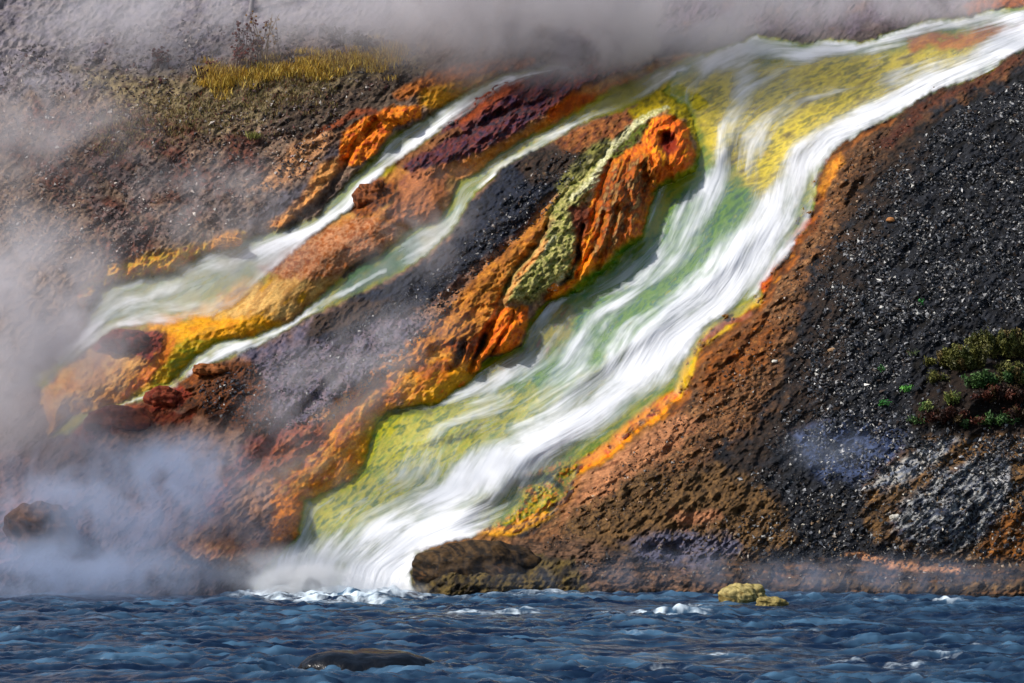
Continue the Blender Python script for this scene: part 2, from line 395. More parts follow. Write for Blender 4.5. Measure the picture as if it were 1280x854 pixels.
paint([(545, 440), (600, 455), (530, 482), (486, 512), (470, 536), (458, 575), (432, 602), (380, 628), (350, 640), (345, 600), (310, 600), (340, 556), (400, 524), (450, 480)], ['#b06c34', '#d09448', '#cc7c28', '#a8603a', '#d8a050'], 8, sc=14, st=2.4, rough=.3)
paint([(310, 545), (360, 530), (410, 535), (400, 560), (360, 585), (310, 600), (275, 640), (235, 665), (260, 620)], ['#5c221a', '#86402e', '#6c3830', '#a0644c'], 8, .85, sc=7, st=2, rough=1)
streak([(488, 512), (470, 538), (458, 574), (436, 598), (384, 624)], [7, 9, 10, 10, 8], ['#c47814', '#d8942c', '#a85c10'], sc=6)
paint([(340, 618), (384, 612), (378, 650), (368, 674), (336, 674), (345, 645)], ['#a85818', '#c87820', '#7c3c14'], 6, sc=6)
paint([(210, 680), (300, 672), (400, 690), (380, 720), (260, 716)], ['#a87850', '#8c5c40', '#b88c64'], 8, sc=7)
streak([(216, 684), (240, 700), (262, 708)], [5, 5, 4], ['#2a2430', '#54302a'])
paint([(222, 474), (262, 455), (312, 450), (334, 480), (340, 520), (336, 552), (280, 532), (230, 512), (205, 512)], ['#1c100a', '#44260f', '#6c3c1c', '#2c1810', '#7c4420'], 5, sc=5, st=1.3, rough=1.3, octs=5)
paint([(92, 540), (120, 514), (170, 506), (220, 512), (250, 512), (240, 530), (180, 532), (130, 545), (96, 560)], ['#461810', '#6c2a18', '#84442a', '#2a120e'], 4, sc=7, rough=1)
paint([(180, 504), (192, 486), (228, 482), (240, 492), (222, 510), (196, 514)], ['#5e1a10', '#80301a', '#3c120c'], 3, sc=6)
paint([(228, 474), (250, 455), (275, 456), (268, 466), (240, 478)], ['#6a3414', '#8c5024'], 3, sc=6)
paint([(-40, 640), (40, 616), (90, 630), (110, 680), (90, 720), (-40, 740)], ['#2a2022', '#7c4628', '#9c5c34', '#46342e'], 9, sc=8, rough=1.2)
paint([(-250, 560), (60, 545), (200, 560), (260, 620), (200, 700), (120, 740), (-250, 740)], ['#3c3644', '#4c4250', '#5a4448'], 12, .6, sc=12)
paint([(-250, 712), (400, 712), (500, 735), (500, 790), (-250, 790)], ['#3c3844', '#24242c'], 6, .8, sc=12)
# ---- bed of the main cascade
bedM = [p for p in M_L] + M_R[::-1]
paint(bedM, ['#7c8028', '#98942c', '#5c7030', '#a89c34'], 2, br=1, sc=9, st=4, rough=.12, wet=1)
paint([(1240, 48), (1150, 62), (1040, 68), (960, 80), (900, 70), (850, 96), (880, 180), (960, 250), (1010, 190), (1100, 130), (1200, 90)], ['#746400', '#b09c00', '#dcc404', '#807804', '#ccb000'], 8, sc=7, st=5, ang=155, wet=1, octs=4, rough=.2)
paint([(1130, 48), (1200, 42), (1290, 20), (1290, 38), (1200, 62), (1140, 66)], ['#a87420', '#c48434', '#9c5c20', '#a09010'], 5, sc=6, st=3, ang=160)
paint([(1200, 6), (1240, -4), (1300, -10), (1300, 2), (1250, 10), (1215, 16)], ['#a85818', '#7c3c14'], 4, sc=5)
paint([(826, 236), (870, 200), (940, 240), (930, 330), (860, 400), (780, 440), (700, 480), (640, 500), (600, 500), (640, 460), (680, 400), (740, 370), (790, 320)], ['#2a4c30', '#4c7038', '#708c2c', '#34604c', '#949820'], 8, sc=9, st=3.5)
streak([(866, 214), (838, 240), (818, 272), (804, 300), (782, 330)], [9, 9, 8, 7, 6], ['#84980c', '#a09c14', '#5c7c14'], wet=1)
streak([(800, 300), (770, 335), (735, 358), (700, 384)], [10, 12, 12, 10], ['#3c6a1c', '#687c14', '#8c8c14'], wet=1)
paint([(662, 404), (690, 380), (720, 380), (712, 420), (680, 450), (640, 470), (600, 490), (580, 488), (620, 455), (655, 440)], ['#847c10', '#a0901c', '#6c6c14', '#946010'], 6, sc=8, st=3, ang=120)
paint([(470, 520), (560, 512), (640, 480), (700, 500), (600, 560), (520, 620), (440, 660), (380, 660), (385, 628), (440, 602), (462, 572)], ['#5c7010', '#989c10', '#b8ac14', '#4c6418', '#a8a010'], 12, sc=8, st=3.5, wet=1)
paint([(486, 514), (550, 506), (540, 520), (490, 524)], ['#4c5430', '#6c6c3c'], 4)
streak([(1016, 276), (996, 300), (984, 319), (966, 347), (956, 362)], [7, 8, 8, 8, 7], ['#a83c08', '#d06c0c', '#8a2c0c'], sc=5, wet=.6)
streak([(954, 378), (930, 388), (896, 412), (874, 436), (858, 464), (850, 490)], [6, 8, 10, 11, 9, 9], ['#b8a00c', '#d0a810', '#a09c1c'], sc=6, wet=1)
streak([(946, 368), (920, 386), (880, 410), (862, 440)], 7, ['#7c8c18', '#a8a418'], a=.6, wet=1)
streak([(842, 498), (820, 520), (792, 538), (766, 558), (740, 574), (716, 590)], [9, 13, 12, 10, 9, 8], ['#e0880c', '#e89c14', '#d0680c'], sc=6, wet=1)
paint([(640, 600), (700, 578), (735, 572), (728, 592), (714, 620), (688, 646), (636, 672), (600, 676), (640, 640), (655, 620)], ['#88800c', '#b89c10', '#5c6a0c', '#c07c10', '#a8a414'], 5, sc=8, st=1.4, wet=1, rough=.7)
streak([(600, 672), (640, 664), (680, 646)], [5, 6, 5], ['#d89410', '#e0a818'])
streak([(650, 602), (690, 600), (704, 612)], [4, 5, 4], ['#2e3a0c', '#46500c'])
# ---- the dark bank on the right
bb = [(1089, 165), (1140, 134), (1200, 104), (1255, 78), (1285, 62), (1290, 74), (1220, 112), (1150, 150), (1110, 200), (1070, 260), (1040, 305), (1010, 350), (1000, 400), (985, 450), (965, 500), (930, 545), (880, 580), (850, 610), (800, 640), (740, 670), (690, 690), (600, 690), (560, 680), (640, 670), (690, 644), (716, 619), (730, 585), (767, 565), (822, 526), (850, 496), (875, 441), (927, 394), (953, 380), (956, 358), (995, 300), (1015, 277), (1022, 247), (1021, 229), (1040, 191)]
paint(bb, ['#2a1a10', '#5c3c24', '#7c5434', '#3c281a', '#946c48', '#6c3c18'], 10, br=30, sc=6, st=3, ang=150, rough=1.0, octs=5)
paint([(1090, 165), (1160, 130), (1150, 190), (1110, 260), (1080, 340), (1060, 420), (1040, 500), (1000, 560), (940, 600), (880, 640), (800, 680), (760, 660), (900, 570), (960, 520), (1000, 400), (1040, 300)], ['#0e0b0a', '#3c2c20', '#1a1614', '#54402e'], 22, .75, sc=5, st=1.5, br=50, octs=5, rough=.8)
paint([(1140, 134), (1200, 104), (1255, 78), (1285, 62), (1290, 70), (1220, 108), (1150, 146), (1110, 190), (1090, 190)], ['#24120e', '#4c2418', '#160c0c'], 6, .8, sc=5)
streak([(1120, 150), (1089, 168), (1055, 184), (1038, 200), (1028, 226), (1028, 250), (1018, 282), (998, 304), (988, 322), (970, 350), (960, 380), (932, 398), (900, 424), (880, 446), (864, 476), (856, 500), (830, 528)], [2, 4, 6, 8, 7, 4, 6, 3, 6, 5, 3, 6, 4, 6, 3, 5, 4], ['#5c3014', '#9c5c2c', '#6c3c1c', '#3c2010', '#a06428'], sc=8, st=4, rough=.25, a=.9)
paint([(1024, 236), (1034, 206), (1052, 192), (1056, 204), (1040, 226), (1030, 246)], ['#b8640c', '#c88430', '#8a4818'], 4, sc=6)
paint([(900, 430), (950, 400), (980, 410), (960, 450), (920, 480), (880, 500), (870, 470)], ['#a45810', '#7c4418', '#5c3414', '#b8783c'], 8, .8, sc=7, st=2)
streak([(936, 394), (906, 402), (884, 426)], [3, 4, 3], ['#7c4434', '#a06c58'])
paint([(730, 590), (780, 560), (850, 520), (880, 530), (830, 570), (760, 630), (700, 650), (716, 620)], ['#8a5a3c', '#a87450', '#6c4028'], 6, sc=5, st=6, ang=160, rough=.9)
paint([(715, 640), (800, 590), (900, 580), (960, 610), (1000, 680), (900, 705), (760, 690), (700, 680)], ['#241a12', '#4c3822', '#6c5030', '#181410'], 10, sc=5, st=1.2, rough=1.2, octs=5)
paint([(640, 674), (720, 672), (800, 700), (900, 712), (900, 745), (600, 745), (640, 700)], ['#4c3828', '#2c2018', '#6c503c', '#1c1612', '#5c402a'], 7, sc=5, st=6, ang=3, rough=1)
paint([(514, 694), (560, 684), (640, 686), (720, 700), (740, 745), (516, 745)], ['#100e0c', '#2c2418', '#5c4c28', '#1c1a12'], 4, sc=9, st=1.3, rough=.9)  # ledge front and undercut darkened, shade put into the rock colour
streak([(525, 686), (565, 678), (630, 676)], [4, 5, 5], ['#8c6038', '#6c4828'])
paint([(780, 676), (840, 662), (920, 668), (930, 692), (850, 706), (800, 700)], ['#3c4458', '#545870', '#6c5c58'], 8, .75, sc=7, st=3, ang=5)
paint([(840, 640), (900, 640), (905, 652), (850, 660)], ['#a87454', '#8c5c40'], 6, .8)
paint([(900, 705), (1300, 700), (T, 700), (T, 790), (880, 790)], ['#121012', '#44321f', '#1e1816', '#6c4c30', '#141216'], 6, sc=5, st=11, ang=2, rough=.9)
streak([(1060, 692), (1120, 706), (1200, 712)], [3, 4, 3], ['#9a6c48', '#b07c58'])
streak([(980, 730), (1040, 726), (1100, 732), (1280, 734)], [3, 5, 5, 6], ['#6c5030', '#3c3020', '#8c6a40'], a=.8)
paint([(985, 545), (1060, 520), (1140, 540), (1120, 580), (1080, 600), (1020, 600)], ['#12182a', '#2c3650', '#465270', '#10121c'], 9, .9, sc=6, st=3, ang=150, wet=.4)
paint([(1080, 610), (1120, 570), (1180, 545), (1290, 535), (T, 530), (T, 720), (1150, 700), (1080, 660)], ['#4c3620', '#7c5c38', '#2c2018', '#8c6c48'], 9, sc=7, st=2.4, ang=150, rough=1.1)
paint([(1085, 610), (1110, 585), (1160, 556), (1200, 548), (1170, 580), (1120, 612)], ['#1c2230', '#5c6474', '#a8a49c', '#2a2c38'], 5, sc=5, st=4, ang=150)
paint([(1110, 660), (1130, 625), (1180, 590), (1220, 575), (1262, 570), (1258, 620), (1245, 660), (1210, 690), (1150, 690)], ['#10141e', '#2a3040', '#3c4250', '#9c9c9a', '#181c28', '#4c4a48'], 9, sc=6, st=3.5, ang=145, octs=5, rough=1.2)
paint([(1240, 590), (1258, 586), (1262, 610), (1245, 626)], ['#c8c8c4', '#8c8c90', '#e0dcd0'], 3, sc=4)
paint([(1222, 690), (1240, 660), (1262, 640), (1300, 640), (1300, 700), (1240, 702)], ['#7c4c1c', '#4c3018', '#a0642c'], 5, sc=5)
paint([(1135, 535), (1150, 490), (1190, 460), (1300, 440), (T, 430), (T, 540), (1200, 545)], ['#0c0806', '#1c120c', '#24180e'], 8, sc=5)

# weathering: darker and paler patches of crust, strongest on broken rock
mod = fbm(UF / 34, VF / 15, 5, 290, .62)
mod2 = fbm(PX / 7, PY / 5.5, 4, 297, .65)
dry = (1 - WET)
rgk = np.clip(RG / .8, .35, 1.2)
ALB *= (1 + dry * (np.clip(.75 * mod, -.45, .5) + rgk * np.clip(.9 * mod2, -.5, .6)))[..., None]
_l = (ALB * np.array([.3, .6, .1], np.float32)).sum(-1, keepdims=True)
ALB[:] = _l + (ALB - _l) * (1.04 + .26 * WET)[..., None]
ALB[:] = np.clip(ALB, .002, .9)
# fine crags, flow grooves, horizontal strata
cr = fbm(UF / 46, VF / 26, 5, 301, .55, True) * 0.30 + fbm(UF / 26, VF / 12, 4, 333, .6) * 0.10
cr = cr + np.abs(fbm(UF / 14, VF / 7, 3, 377, .5)) * 0.16 + fbm(UF / 20, VF / 16, 4, 379, .6, True) * .14
HT += (cr * RG).astype(np.float32)
sl, d = sdf(ledge, 10)
HT[sl] += (np.where(d > 0, 1, 0) * sm(0, 12, d) * 0.10 * fbm(PX[sl] / 70, PY[sl] / 5, 3, 391)).astype(np.float32)
sl, d = sdf(orange, 10)
HT[sl] += (sm(0, 8, d) * 0.19 * fbm(PX[sl] / 9 + PY[sl] / 30, PY[sl] / 50 - PX[sl] / 160, 3, 397, .6, True)).astype(np.float32)
sl, d = sdf(bb, 10)
HT[sl] += (sm(0, 10, d) * 0.10 * fbm((PX[sl] * .94 - PY[sl] * .34) / 60, (PX[sl] * .34 + PY[sl] * .94) / 6, 3, 401, .6)).astype(np.float32)
HT += (0.5 * fbm(PX / 260, PY / 200, 2, 411)).astype(np.float32)


def samp(R, px, py):
    x = np.clip(np.asarray(px) - X0, 0, W_ - 1.001)
    y = np.clip(np.asarray(py) - YT, 0, H_ - 1.001)
    xi = x.astype(int)
    yi = y.astype(int)
    fx = x - xi
    fy = y - yi
    if R.ndim == 3:
        fx = fx[..., None]
        fy = fy[..., None]
    return (R[yi, xi] * (1 - fx) + R[yi, xi + 1] * fx) * (1 - fy) + (R[yi + 1, xi] * (1 - fx) + R[yi + 1, xi + 1] * fx) * fy


def blur(A, r, it=2):
    A = A.astype(np.float64)
    for _ in range(it):
        for ax in (0, 1):
            c = np.cumsum(np.concatenate([np.repeat(np.take(A, [0], ax), r + 1, ax), A, np.repeat(np.take(A, [-1], ax), r, ax)], ax), ax)
            n = A.shape[ax]
            A = (np.take(c, range(2 * r + 1, 2 * r + 1 + n), ax) - np.take(c, range(0, n), ax)) / (2 * r + 1)
    return A


def surf(px, py, off=0.0, HM=None):
    """point of the hillside seen at this place, off metres in front of it"""
    a, b, c = ray(px, py)
    h = samp(HT if HM is None else HM, px, py) + off
    # CAM.y + t*b = Y0 + K*(CAM.z + t*c) - h
    t = (Y0 + K * CAM[2] - h) / (b - K * c)
    return a * t, b * t, CAM[2] + c * t


def wpt(px, py, z=0.0):
    """point of the river surface"""
    a, b, c = ray(px, py)
    t = (z - CAM[2]) / c
    return float(a * t), float(b * t)

# ------------------------------------------------------------------ materials
def newmat(name):
    m = bpy.data.materials.new(name)
    m.use_nodes = True
    nt = m.node_tree
    nt.nodes.clear()
    out = nt.nodes.new('ShaderNodeOutputMaterial')
    return m, nt, out


def N(nt, t, **k):
    n = nt.nodes.new(t)
    for a, v in k.items():
        setattr(n, a, v)
    return n


def attr(nt, name):
    return N(nt, 'ShaderNodeAttribute', attribute_name=name)


def math_(nt, op, a, b=None, c=None, clamp=False):
    n = N(nt, 'ShaderNodeMath', operation=op, use_clamp=clamp)
    for i, v in enumerate((a, b, c)):
        if v is None:
            continue
        if hasattr(v, 'is_linked'):
            nt.links.new(v, n.inputs[i])
        else:
            n.inputs[i].default_value = v
    return n.outputs[0]


def maprange(nt, v, a, b, c=0.0, d=1.0, smooth=True):
    n = N(nt, 'ShaderNodeMapRange', interpolation_type='SMOOTHSTEP' if smooth else 'LINEAR')
    nt.links.new(v, n.inputs[0])
    for i, x in zip((1, 2, 3, 4), (a, b, c, d)):
        n.inputs[i].default_value = x
    return n.outputs[0]


def rock_mat():
    m, nt, out = newmat('rock_and_mats')
    p = N(nt, 'ShaderNodeBsdfPrincipled')
    col = attr(nt, 'Col')
    wet = attr(nt, 'wet')
    tc = N(nt, 'ShaderNodeTexCoord')
    n1 = N(nt, 'ShaderNodeTexNoise')
    n1.inputs['Scale'].default_value = 9
    n1.inputs['Detail'].default_value = 6
    n1.inputs['Roughness'].default_value = .7
    nt.links.new(tc.outputs['Object'], n1.inputs['Vector'])
    n2 = N(nt, 'ShaderNodeTexNoise')
    n2.inputs['Scale'].default_value = 38
    n2.inputs['Detail'].default_value = 4
    nt.links.new(tc.outputs['Object'], n2.inputs['Vector'])
    v = math_(nt, 'ADD', maprange(nt, n1.outputs[0], .3, .7, .45, 1.1, False), maprange(nt, n2.outputs[0], .3, .7, 0, .5, False))
    dryf = maprange(nt, wet.outputs['Fac'], 0, 1, 1, .35, False)
    v = math_(nt, 'MULTIPLY_ADD', math_(nt, 'SUBTRACT', v, 1.0), dryf, 1.0)
    mx = N(nt, 'ShaderNodeVectorMath', operation='SCALE')
    nt.links.new(col.outputs['Color'], mx.inputs[0])
    nt.links.new(v, mx.inputs['Scale'])
    nt.links.new(mx.outputs[0], p.inputs['Base Color'])
    r = maprange(nt, wet.outputs['Fac'], 0, 1, .85, .45, False)
    nt.links.new(r, p.inputs['Roughness'])
    p.inputs['Specular IOR Level'].default_value = .22
    b = N(nt, 'ShaderNodeBump')
    nt.links.new(math_(nt, 'MULTIPLY', dryf, .6), b.inputs['Strength'])
    b.inputs['Distance'].default_value = .06
    nt.links.new(n2.outputs[0], b.inputs['Height'])
    nt.links.new(b.outputs[0], p.inputs['Normal'])
    nt.links.new(p.outputs[0], out.inputs[0])
    return m


def vcol_mat(name, rough=.7, spec=.4, bump=0, bscale=30, sss=0):
    m, nt, out = newmat(name)
    p = N(nt, 'ShaderNodeBsdfPrincipled')
    col = attr(nt, 'Col')
    tc = N(nt, 'ShaderNodeTexCoord')
    n1 = N(nt, 'ShaderNodeTexNoise')
    n1.inputs['Scale'].default_value = bscale
    n1.inputs['Detail'].default_value = 5
    nt.links.new(tc.outputs['Object'], n1.inputs['Vector'])
    mx = N(nt, 'ShaderNodeVectorMath', operation='SCALE')
    nt.links.new(col.outputs['Color'], mx.inputs[0])
    nt.links.new(maprange(nt, n1.outputs[0], .3, .7, .65, 1.35, False), mx.inputs['Scale'])
    nt.links.new(mx.outputs[0], p.inputs['Base Color'])
    p.inputs['Roughness'].default_value = rough
    p.inputs['Specular IOR Level'].default_value = spec
    if bump:
        b = N(nt, 'ShaderNodeBump')
        b.inputs['Strength'].default_value = bump
        b.inputs['Distance'].default_value = .05
        nt.links.new(n1.outputs[0], b.inputs['Height'])
        nt.links.new(b.outputs[0], p.inputs['Normal'])
    nt.links.new(p.outputs[0], out.inputs[0])
    return m


def cascade_mat():
    """running water: foam-white threads over clear water"""
    m, nt, out = newmat('running_water')
    uv = N(nt, 'ShaderNodeUVMap', uv_map='flow')
    wh = attr(nt, 'white')

    def threads(sx, sy, det, off):
        mp = N(nt, 'ShaderNodeMapping')
        mp.inputs['Scale'].default_value = (sx, sy, 1)
        mp.inputs['Location'].default_value = (off, off * .7, off)
        nt.links.new(uv.outputs[0], mp.inputs[0])
        n = N(nt, 'ShaderNodeTexNoise')
        n.inputs['Scale'].default_value = 1
        n.inputs['Detail'].default_value = det
        n.inputs['Roughness'].default_value = .55
        n.inputs['Distortion'].default_value = .35
        nt.links.new(mp.outputs[0], n.inputs['Vector'])
        return n.outputs[0]
    a = threads(2.0, .5, 4, 3)
    b = threads(6.0, .38, 3, 11)
    c = threads(15, .6, 3, 23)
    t = math_(nt, 'MULTIPLY_ADD', a, .74, math_(nt, 'MULTIPLY_ADD', b, .26, math_(nt, 'MULTIPLY', c, .08)))   # about .54
    t = math_(nt, 'SUBTRACT', t, .54)
    s = math_(nt, 'MULTIPLY_ADD', t, 2.6, wh.outputs['Fac'])
    al = maprange(nt, s, .32, 1.22, 0, .97)
    # a thin milky film everywhere the water runs
    fl = math_(nt, 'MULTIPLY', attr(nt, 'film').outputs['Fac'], math_(nt, 'MULTIPLY_ADD', a, 1.2, -.1, clamp=True))
    al = math_(nt, 'SUBTRACT', 1.0, math_(nt, 'MULTIPLY', math_(nt, 'SUBTRACT', 1.0, al), math_(nt, 'SUBTRACT', 1.0, fl)))
    # edge fade
    al = math_(nt, 'MULTIPLY', al, attr(nt, 'edge').outputs['Fac'])
    dif = N(nt, 'ShaderNodeBsdfDiffuse')
    colr = N(nt, 'ShaderNodeMix', data_type='RGBA')
    colr.inputs['A'].default_value = (.70, .78, .78, 1)
    colr.inputs['B'].default_value = (.88, .90, .95, 1)
    nt.links.new(maprange(nt, s, .3, 1.0), colr.inputs['Factor'])
    nt.links.new(colr.outputs['Result'], dif.inputs[0])
    trl = N(nt, 'ShaderNodeBsdfTranslucent')
    nt.links.new(colr.outputs['Result'], trl.inputs[0])
    m0 = N(nt, 'ShaderNodeMixShader')
    m0.inputs[0].default_value = .15
    nt.links.new(dif.outputs[0], m0.inputs[1])
    nt.links.new(trl.outputs[0], m0.inputs[2])
    tr = N(nt, 'ShaderNodeBsdfTransparent')
    tr.inputs[0].default_value = (.97, .99, .97, 1)
    gl = N(nt, 'ShaderNodeBsdfGlossy')
    gl.inputs['Roughness'].default_value = .35
    fr = N(nt, 'ShaderNodeFresnel')
    fr.inputs[0].default_value = 1.33
    m1 = N(nt, 'ShaderNodeMixShader')
    nt.links.new(math_(nt, 'MULTIPLY', math_(nt, 'MULTIPLY', fr.outputs[0], .15), attr(nt, 'edge').outputs['Fac']), m1.inputs[0])
    nt.links.new(tr.outputs[0], m1.inputs[1])
    nt.links.new(gl.outputs[0], m1.inputs[2])
    m2 = N(nt, 'ShaderNodeMixShader')
    nt.links.new(al, m2.inputs[0])
    nt.links.new(m1.outputs[0], m2.inputs[1])
    nt.links.new(m0.outputs[0], m2.inputs[2])
    nt.links.new(m2.outputs[0], out.inputs[0])
    return m


def river_mat():
    m, nt, out = newmat('river_water')
    p = N(nt, 'ShaderNodeBsdfPrincipled')
    fo = attr(nt, 'foam')
    tc = N(nt, 'ShaderNodeTexCoord')
    mp = N(nt, 'ShaderNodeMapping')
    mp.inputs['Scale'].default_value = (1.6, 1.1, 1)
    nt.links.new(tc.outputs['Object'], mp.inputs[0])
    n = N(nt, 'ShaderNodeTexNoise')
    n.inputs['Scale'].default_value = 3.0
    n.inputs['Detail'].default_value = 6
    n.inputs['Roughness'].default_value = .6
    n.inputs['Distortion'].default_value = .6
    nt.links.new(mp.outputs[0], n.inputs['Vector'])
    f = math_(nt, 'ADD', fo.outputs['Fac'], math_(nt, 'MULTIPLY_ADD', n.outputs[0], 1.2, -.6))
    f = maprange(nt, f, .3, 1.35)
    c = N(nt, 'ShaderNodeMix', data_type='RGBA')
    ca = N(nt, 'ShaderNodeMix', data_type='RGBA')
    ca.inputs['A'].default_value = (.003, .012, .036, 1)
    ca.inputs['B'].default_value = (.055, .125, .21, 1)  # pale end of the mix: sky and steam reflection painted as water colour
    nt.links.new(attr(nt, 'pale_sheen').outputs['Fac'], ca.inputs['Factor'])
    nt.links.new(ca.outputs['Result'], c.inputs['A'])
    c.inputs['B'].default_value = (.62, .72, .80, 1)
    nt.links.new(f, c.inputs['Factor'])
    nt.links.new(c.outputs['Result'], p.inputs['Base Color'])
    nt.links.new(maprange(nt, f, 0, 1, .18, .7, False), p.inputs['Roughness'])
    p.inputs['IOR'].default_value = 1.33
    b = N(nt, 'ShaderNodeBump')
    b.inputs['Strength'].default_value = .4
    b.inputs['Distance'].default_value = .05
    nt.links.new(n.outputs[0], b.inputs['Height'])
    nt.links.new(b.outputs[0], p.inputs['Normal'])
    nt.links.new(p.outputs[0], out.inputs[0])
    return m


MR = rock_mat()
MG = vcol_mat('stone_chips', .45, .6)
MB = vcol_mat('boulder_rock', .75, .2, .8, 7)
MW = vcol_mat('wet_boulder_rock', .22, .5, .8, 4)
ML = vcol_mat('leaves', .6, .3, 0, 60)
MC = cascade_mat()
MV = river_mat()

# ------------------------------------------------------------------ mesh helpers
def mesh_np(name, V, Fc, mat, attrs=None, uv=None, smooth=True, normals=None, parent=None):
    me = bpy.data.meshes.new(name)
    V = np.ascontiguousarray(V, np.float32)
    Fc = np.ascontiguousarray(Fc, np.int32)
    n, k = Fc.shape
    me.vertices.add(len(V))
    me.vertices.foreach_set('co', V.ravel())
    me.loops.add(n * k)
    me.loops.foreach_set('vertex_index', Fc.ravel())
    me.polygons.add(n)
    me.polygons.foreach_set('loop_start', np.arange(0, n * k, k, dtype=np.int32))
    me.polygons.foreach_set('loop_total', np.full(n, k, np.int32))
    me.update(calc_edges=True)
    me.polygons.foreach_set('use_smooth', np.full(n, smooth, bool))
    for nm, arr in (attrs or {}).items():
        if arr.ndim == 2:
            a = me.color_attributes.new(nm, 'FLOAT_COLOR', 'POINT')
            c = np.ones((len(V), 4), np.float32)
            c[:, :3] = arr
            a.data.foreach_set('color', c.ravel())
        else:
            a = me.attributes.new(nm, 'FLOAT', 'POINT')
            a.data.foreach_set('value', arr.astype(np.float32).ravel())
    if uv is not None:
        l = me.uv_layers.new(name='flow')
        l.data.foreach_set('uv', uv[Fc.ravel()].astype(np.float32).ravel())
    if normals is not None:
        me.normals_split_custom_set_from_vertices(normals)
    me.materials.append(mat)
    o = bpy.data.objects.new(name, me)
    COL.objects.link(o)
    if parent:
        o.parent = parent
    return o


def tag(o, label=None, cat=None, kind=None, group=None):
    if label:
        o['label'] = label
    if cat:
        o['category'] = cat
    if kind:
        o['kind'] = kind
    if group:
        o['group'] = group
    return o


def gridfaces(nr, nc):
    i = np.arange(nr * nc).reshape(nr, nc)
    return np.stack([i[:-1, :-1], i[:-1, 1:], i[1:, 1:], i[1:, :-1]], -1).reshape(-1, 4)

# ------------------------------------------------------------------ the hillside
NC = 1420
zs = [-0.6]
while zs[-1] < 21.5:
    zs.append(zs[-1] + 0.021 + 0.0011 * max(zs[-1], 0))
zs = np.array(zs)
us = np.linspace(-1, 1, NC)
Z = np.repeat(zs[:, None], NC, 1)
X = us[None, :] * (Y0 + K * np.maximum(Z, 0)) * 0.282
Y = Y0 + K * Z
for _ in range(4):
    px, py = project(X, Y, Z)
    Y = Y0 + K * Z - samp(HT, px, py)
px, py = project(X, Y, Z)
colr = samp(ALB, px, py)
wetv = samp(WET, px, py)
# region of each face
REG = np.zeros((H_, W_), np.uint8)
for idx, poly in ((1, ridgeAB), (2, ridgeC), (3, mound), (4, bedA), (4, bedB), (4, bedM)):
    sl, d = sdf(poly, 12)
    REG[sl] = np.where(d > 0, idx, REG[sl])
Vt = np.stack([X, Y, Z], -1).astype(np.float64)
dx = np.gradient(Vt, axis=1)
dz = np.gradient(Vt, axis=0)
nrm = np.cross(dx, dz)
nrm /= np.linalg.norm(nrm, axis=-1, keepdims=True)
Vf = Vt.reshape(-1, 3)
nf = nrm.reshape(-1, 3)
cf = colr.reshape(-1, 3)
wf = wetv.reshape(-1)
FA = gridfaces(len(zs), NC)
cpx = px.reshape(-1)[FA].mean(1)
cpy = py.reshape(-1)[FA].mean(1)
reg = REG[np.clip((cpy - YT).astype(int), 0, H_ - 1), np.clip((cpx - X0).astype(int), 0, W_ - 1)]
names = {0: ('hillside', 'grey brown stony hillside behind and left of the small streams'),
         1: ('rock_ridge', 'rusty tan rock ridge between the two narrow upper streams'),
         2: ('rock_ridge', 'steep middle ridge of dark basalt, moss and orange mineral crust beside the main cascade'),
         3: ('gravel_bank', 'steep black gravel bank with a brown rim right of the main cascade'),
         4: ('stream_bed', 'yellow and green bacterial mats lining the beds of the hot streams')}
for r, (nm, lb) in names.items():
    f = FA[reg == r]
    used = np.unique(f)
    mp = np.full(len(Vf), -1, np.int64)
    mp[used] = np.arange(len(used))
    o = mesh_np(nm, Vf[used], mp[f], MR, {'Col': cf[used], 'wet': wf[used]}, normals=nf[used])
    tag(o, lb, None, 'structure')

# far ground round the detailed slope
gx = np.concatenate([np.linspace(-400, -30, 50), np.linspace(-28, 28, 60), np.linspace(30, 400, 50)])
prof = [(56, -3)] + [(Y0 + K * z + 1.6, z) for z in np.linspace(-.6, 24, 40)] + [(96, 26), (110, 29), (130, 33), (160, 38), (220, 50), (320, 72), (450, 95), (700, 120), (1400, 150)]
GX, PI_ = np.meshgrid(gx, np.arange(len(prof)))
GY = np.array([p[0] for p in prof])[PI_]
GY = GY - 2.2 * sm(17.5, 21, np.abs(GX) - .3 * np.maximum(GY - 62, 0)) * (GY > 58) * (GY < 95)
GZ = np.array([p[1] for p in prof])[PI_]
nn = fbm(GX / 14, GY / 14, 4, 501)
GZ = GZ + nn * (1.0 + .02 * (GY - 60)) * (np.abs(GX) > 22)
GC = ramp(['#2c2222', '#54433f', '#73625a', '#4a3230', '#8a786a'], fbm(GX / 5, GY / 5, 3, 511))
o = mesh_np('hills', np.stack([GX, GY, GZ], -1).reshape(-1, 3), gridfaces(len(prof), len(gx)), MR, {'Col': GC.reshape(-1, 3), 'wet': np.zeros(GX.size)})
tag(o, 'open stony hills beyond the bank', None, 'structure')
# the near bank on which the photographer stands
gx = np.linspace(-400, 400, 120)
gy = np.linspace(-400, 24, 60)
GX, GY = np.meshgrid(gx, gy)
GZ = np.clip((16 - GY) * .25, -1.2, 1.6) + .3 * fbm(GX / 20, GY / 20, 3, 521)
GC = ramp(['#3a302e', '#5c5440', '#6e6248'], fbm(GX / 5, GY / 5, 3, 531))
o = mesh_np('ground', np.stack([GX, GY, GZ], -1).reshape(-1, 3), gridfaces(60, 120), MR, {'Col': GC.reshape(-1, 3), 'wet': np.zeros(GX.size)})
tag(o, 'near bank of the river', None, 'structure')

# ------------------------------------------------------------------ the river
rx = np.linspace(-17.5, 17.5, 820)
ry = [33.0]
while ry[-1] < 65:
    ry.append(ry[-1] + 0.055)
ry = np.array(ry)
RX, RY = np.meshgrid(rx, ry)
